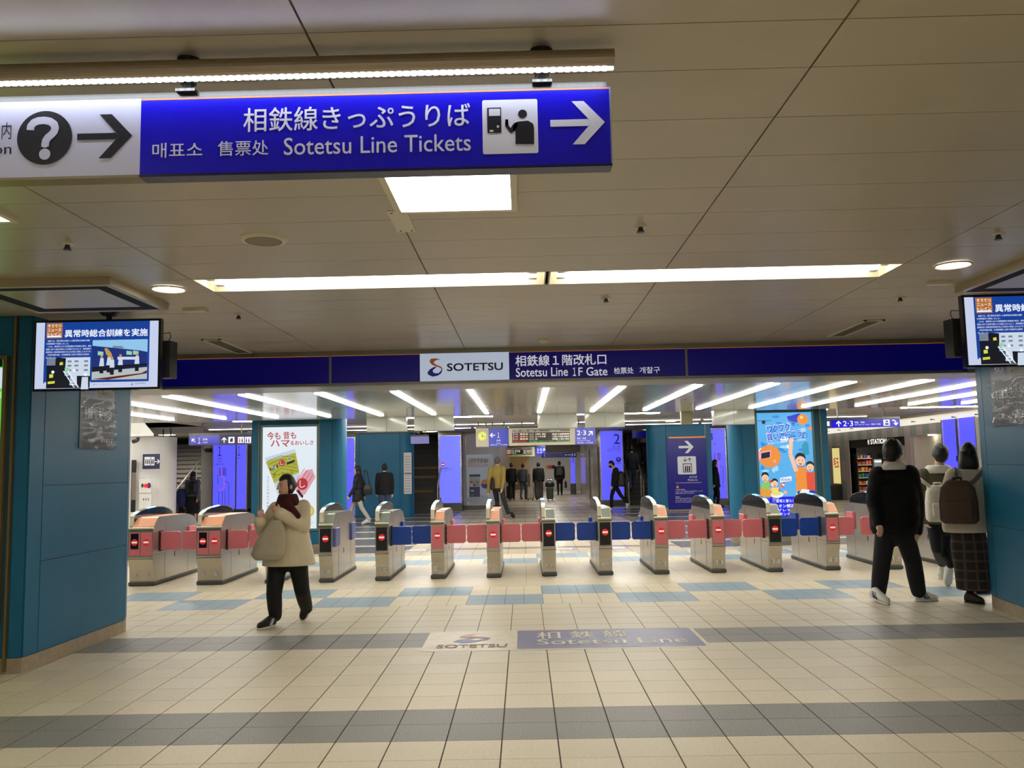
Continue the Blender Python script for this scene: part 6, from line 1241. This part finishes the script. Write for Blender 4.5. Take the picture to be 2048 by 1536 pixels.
c = (J['hipL']+J['hipR'])/2; q = MB(); q.loft([(c+V((0, 0, .05)), X_, V((0, 1, 0)), .17, .12), (V((c.x, c.y, .5)), X_, V((0, 1, 0)), .2, .15), (V((c.x, c.y, .32)), X_, V((0, 1, 0)), .19, .14)], DRK2, 20); soft('skirt', q, o, .02, 2)
backpack('small black backpack on the mother in grey', J['neck'].lerp(c, .45)+V((.08, -.22, 0)), .26, .14, .34, BLACK, (0, -1))
t = thing('stroller', 'navy stroller with a hood pushed by the mother by the stairs', 'stroller', (px_x(367, 25.1), 25.1, 0)); x0 = px_x(367, 25.1); NVY = cloth('navy canopy', '182a5a', .7)
q = MB(); q.loft([(V((x0, 25.1, .5)), X_, V((0, 1, 0)), .14, .16), (V((x0, 25.1, .75)), X_, V((0, 1, 0)), .19, .2), (V((x0, 25.05, .95)), X_, V((0, 1, 0)), .17, .18), (V((x0, 25.0, 1.05)), X_, V((0, 1, 0)), .08, .1)], NVY, 18); soft('canopy', q, t, .02, 2)
q = MB(); q.box(x0-.12, 24.98, .86, x0+.12, 25.0, .92, WHITEP); put(q.obj('white_band'), t)
for e in (-1, 1):
    q = MB(); q.tube([V((x0+e*.2, 25.4, .08)), V((x0+e*.2, 25.1, .55)), V((x0+e*.2, 24.8, 1.0))], .014, STEELD, 6); q.tube([V((x0+e*.2, 24.85, .08)), V((x0+e*.2, 25.1, .55))], .014, STEELD, 6); hard('frame_tube', q, t)
    for yy in (24.85, 25.4): q = MB(); q.cyl((x0+e*.2-.02, yy, .08), (x0+e*.2+.02, yy, .08), .08, .08, BLACK, 14); hard('wheel', q, t, False)
walker('child with dark hair seen above the navy stroller', 364, 25.9, 1.02, (0, 1), BLKJ, NAVT, BLKS, None, .05)
J = gen(px_x(995, 25.0), 25.0, 1.80, (.35, 1), .35, .25); Yq = 25.0
J.update(JP(Yq, wrL=(977, 984), elL=(978, 962))); J['toR'] = V((px_x(1026, 25.1), 25.1, 0)); J['heR'] = V((px_x(1018, 25.1), 25.05, .08)); J['anR'] = V((px_x(1015, 25.1), 25.0, .15)); J['knR'] = V((px_x(1008, 25), 24.9, .5)); J['heL'] = V((px_x(992, 25.3), 25.3, 0)); J['toL'] = V((px_x(998, 25.5), 25.5, 0)); J['anL'] = V((px_x(994, 25.3), 25.33, .09)); J['knL'] = V((px_x(993, 25.2), 25.3, .5))
person('grey haired man in a mustard jacket walking away past the capsule poster', J, 1.80, (.35, 1), YEL, SLT, BLKS, 'grey', .02)
backpack('dark sling bag at the side of the man in mustard', at(985, 968, 24.85), .16, .1, .36, mat('dark maroon bag', '2a1418', .7), (-1, -.4))
walker('person in black in the distance, leftmost of the group with suitcases', 1023, 38.2, 1.66, (0, 1), DRK2, DRK2, BLKS, None, .12, vox=.03)
walker('person in jeans and brown boots among the suitcases in the corridor', 1046, 38.6, 1.62, (.3, 1), GRYJ, JEAN, BRB, None, .1, vox=.03)
walker('person in wide grey trousers between two suitcases', 1077, 38.0, 1.66, (0, 1), DRK2, GPT, BLKS, None, .06, vox=.03, leg=(.12, .115, .11))
o, J = walker('businessman in a dark coat walking away down the corridor with a briefcase', 1119, 43.5, 1.72, (0, 1), DRK2, DRK2, BLKS, .75, .1, vox=.03)
backpack('grey backpack on the businessman in the corridor', J['neck'].lerp(J['hipL'], .42)+V((.04, -.2, 0)), .34, .16, .44, cloth('grey pack', '3c4040', .7), (0, -1))
def case(lab, px_, Y, w, h, m, bag=False):
    x = px_x(px_, Y); t = thing('suitcase', lab, 'suitcase', (x, Y, 0)); b = MB(); b.bev(x-w/2, Y-.13, .06, x+w/2, Y+.13, h, m, .04); put(b.obj('shell'), t)
    for k in range(4): b = MB(); xx = x-w/2+.06+k*(w-.12)/3; b.box(xx-.012, Y-.136, .12, xx+.012, Y-.128, h-.08, m); put(b.obj('rib'), t)
    for e in (-1, 1):
        b = MB(); b.cyl((x+e*(w/2-.06)-.02, Y-.1, .035), (x+e*(w/2-.06)+.02, Y-.1, .035), .035, .035, BLACK, 12); put(b.obj('wheel'), t)
    b = MB(); b.tube([V((x-.1, Y+.1, h)), V((x-.1, Y+.1, h+.3)), V((x+.1, Y+.1, h+.3)), V((x+.1, Y+.1, h))], .012, ALU, 6); put(b.obj('pull_handle'), t)
    if bag:
        u = thing('travel_bag', 'black bag resting on the dark green suitcase', 'bag', (x, Y, h)); q = MB(); q.loft([(V((x, Y-.02, h)), X_, V((0, 1, 0)), .2, .11), (V((x, Y-.02, h+.16)), X_, V((0, 1, 0)), .2, .11), (V((x, Y-.02, h+.24)), X_, V((0, 1, 0)), .1, .05)], BLACK, 16, .8); soft('bag_body', q, u, .02, 2); q = MB(); q.tube([V((x-.08, Y, h+.2)), V((x, Y, h+.32)), V((x+.08, Y, h+.2))], .012, BLACK, 6); hard('handle', q, u)
case('silver ribbed suitcase in the corridor, next to the wide grey trousers', 1060, 37.4, .32, .60, ALU); case('dark green suitcase with a black bag on top in the corridor', 1099, 37.2, .30, .58, mat('dark green shell', '2c3c3a', .4), True); case('olive suitcase standing behind the man in mustard', 1019, 38.6, .3, .62, mat('olive shell', '3c4238', .45))
x = px_x(1130.5, 43.4); t = thing('briefcase', 'navy briefcase carried by the businessman', 'bag', (x, 43.3, .4)); b = MB(); b.bev(x-.05, 43.1, .36, x+.06, 43.5, .68, mat('navy leather', '1c2238', .5), .02); put(b.obj('case_body'), t); b = MB(); b.tube([V((x, 43.22, .68)), V((x, 43.24, .76)), V((x, 43.36, .76)), V((x, 43.38, .68))], .012, BLACK, 6); put(b.obj('handle'), t)
J = gen(px_x(1231, 28.4), 28.4, 1.63, (-1, -.1), .3, .1); J['toL'] = V((px_x(1212, 28.4), 28.4, 0)); J['heL'] = V((px_x(1222, 28.4), 28.4, 0)); J['anL'] = V((px_x(1221, 28.4), 28.4, .09)); J['knL'] = V((px_x(1222, 28.4), 28.4, .47)); J['hipL'].x = J['hipR'].x = px_x(1229, 28.4); J['knR'] = V((px_x(1241, 28.4), 28.5, .47)); J['anR'] = V((px_x(1254, 28.4), 28.5, .22)); J['heR'] = V((px_x(1258, 28.4), 28.5, .22)); J['toR'] = V((px_x(1254, 28.4), 28.5, .02)); J['head'].x = px_x(1223, 28.4)
person('dark silhouetted walker with a mask and backpack before the lightbox numbered 2', J, 1.63, (-1, -.1), DRK2, DRK2, WSH, 'short', .02, mask=BLACK)
backpack('round black backpack on the silhouetted walker', at(1241, 958, 28.4), .2, .32, .5, BLACK, (1, 0))
walker('man in a dark jacket and jeans climbing the stairs beside the lightbox numbered 2', 1264, 32.2, 1.7, (0, 1), cloth('dark blue jacket', '161a28', .85), JEAN, BLKS, None, .1, z0=.48)
o, J = walker('person in a beige fleece coat bending forward high on the stairs', 1290, 34.6, 1.6, (-.2, 1), BEI, DRK2, BLKS, .75, .1, z0=1.6)
walker('person in black on the stairs next to the lift column', 1298, 33.2, 1.66, (0, 1), DRK2, DRK2, BLKS, .6, .1, z0=.8)
walker('person in a flared black coat standing half hidden behind the lift sign column', 1430, 28.9, 1.6, (1, .1), DRK2, DRK2, BLKS, .66, .06, hair='bob')
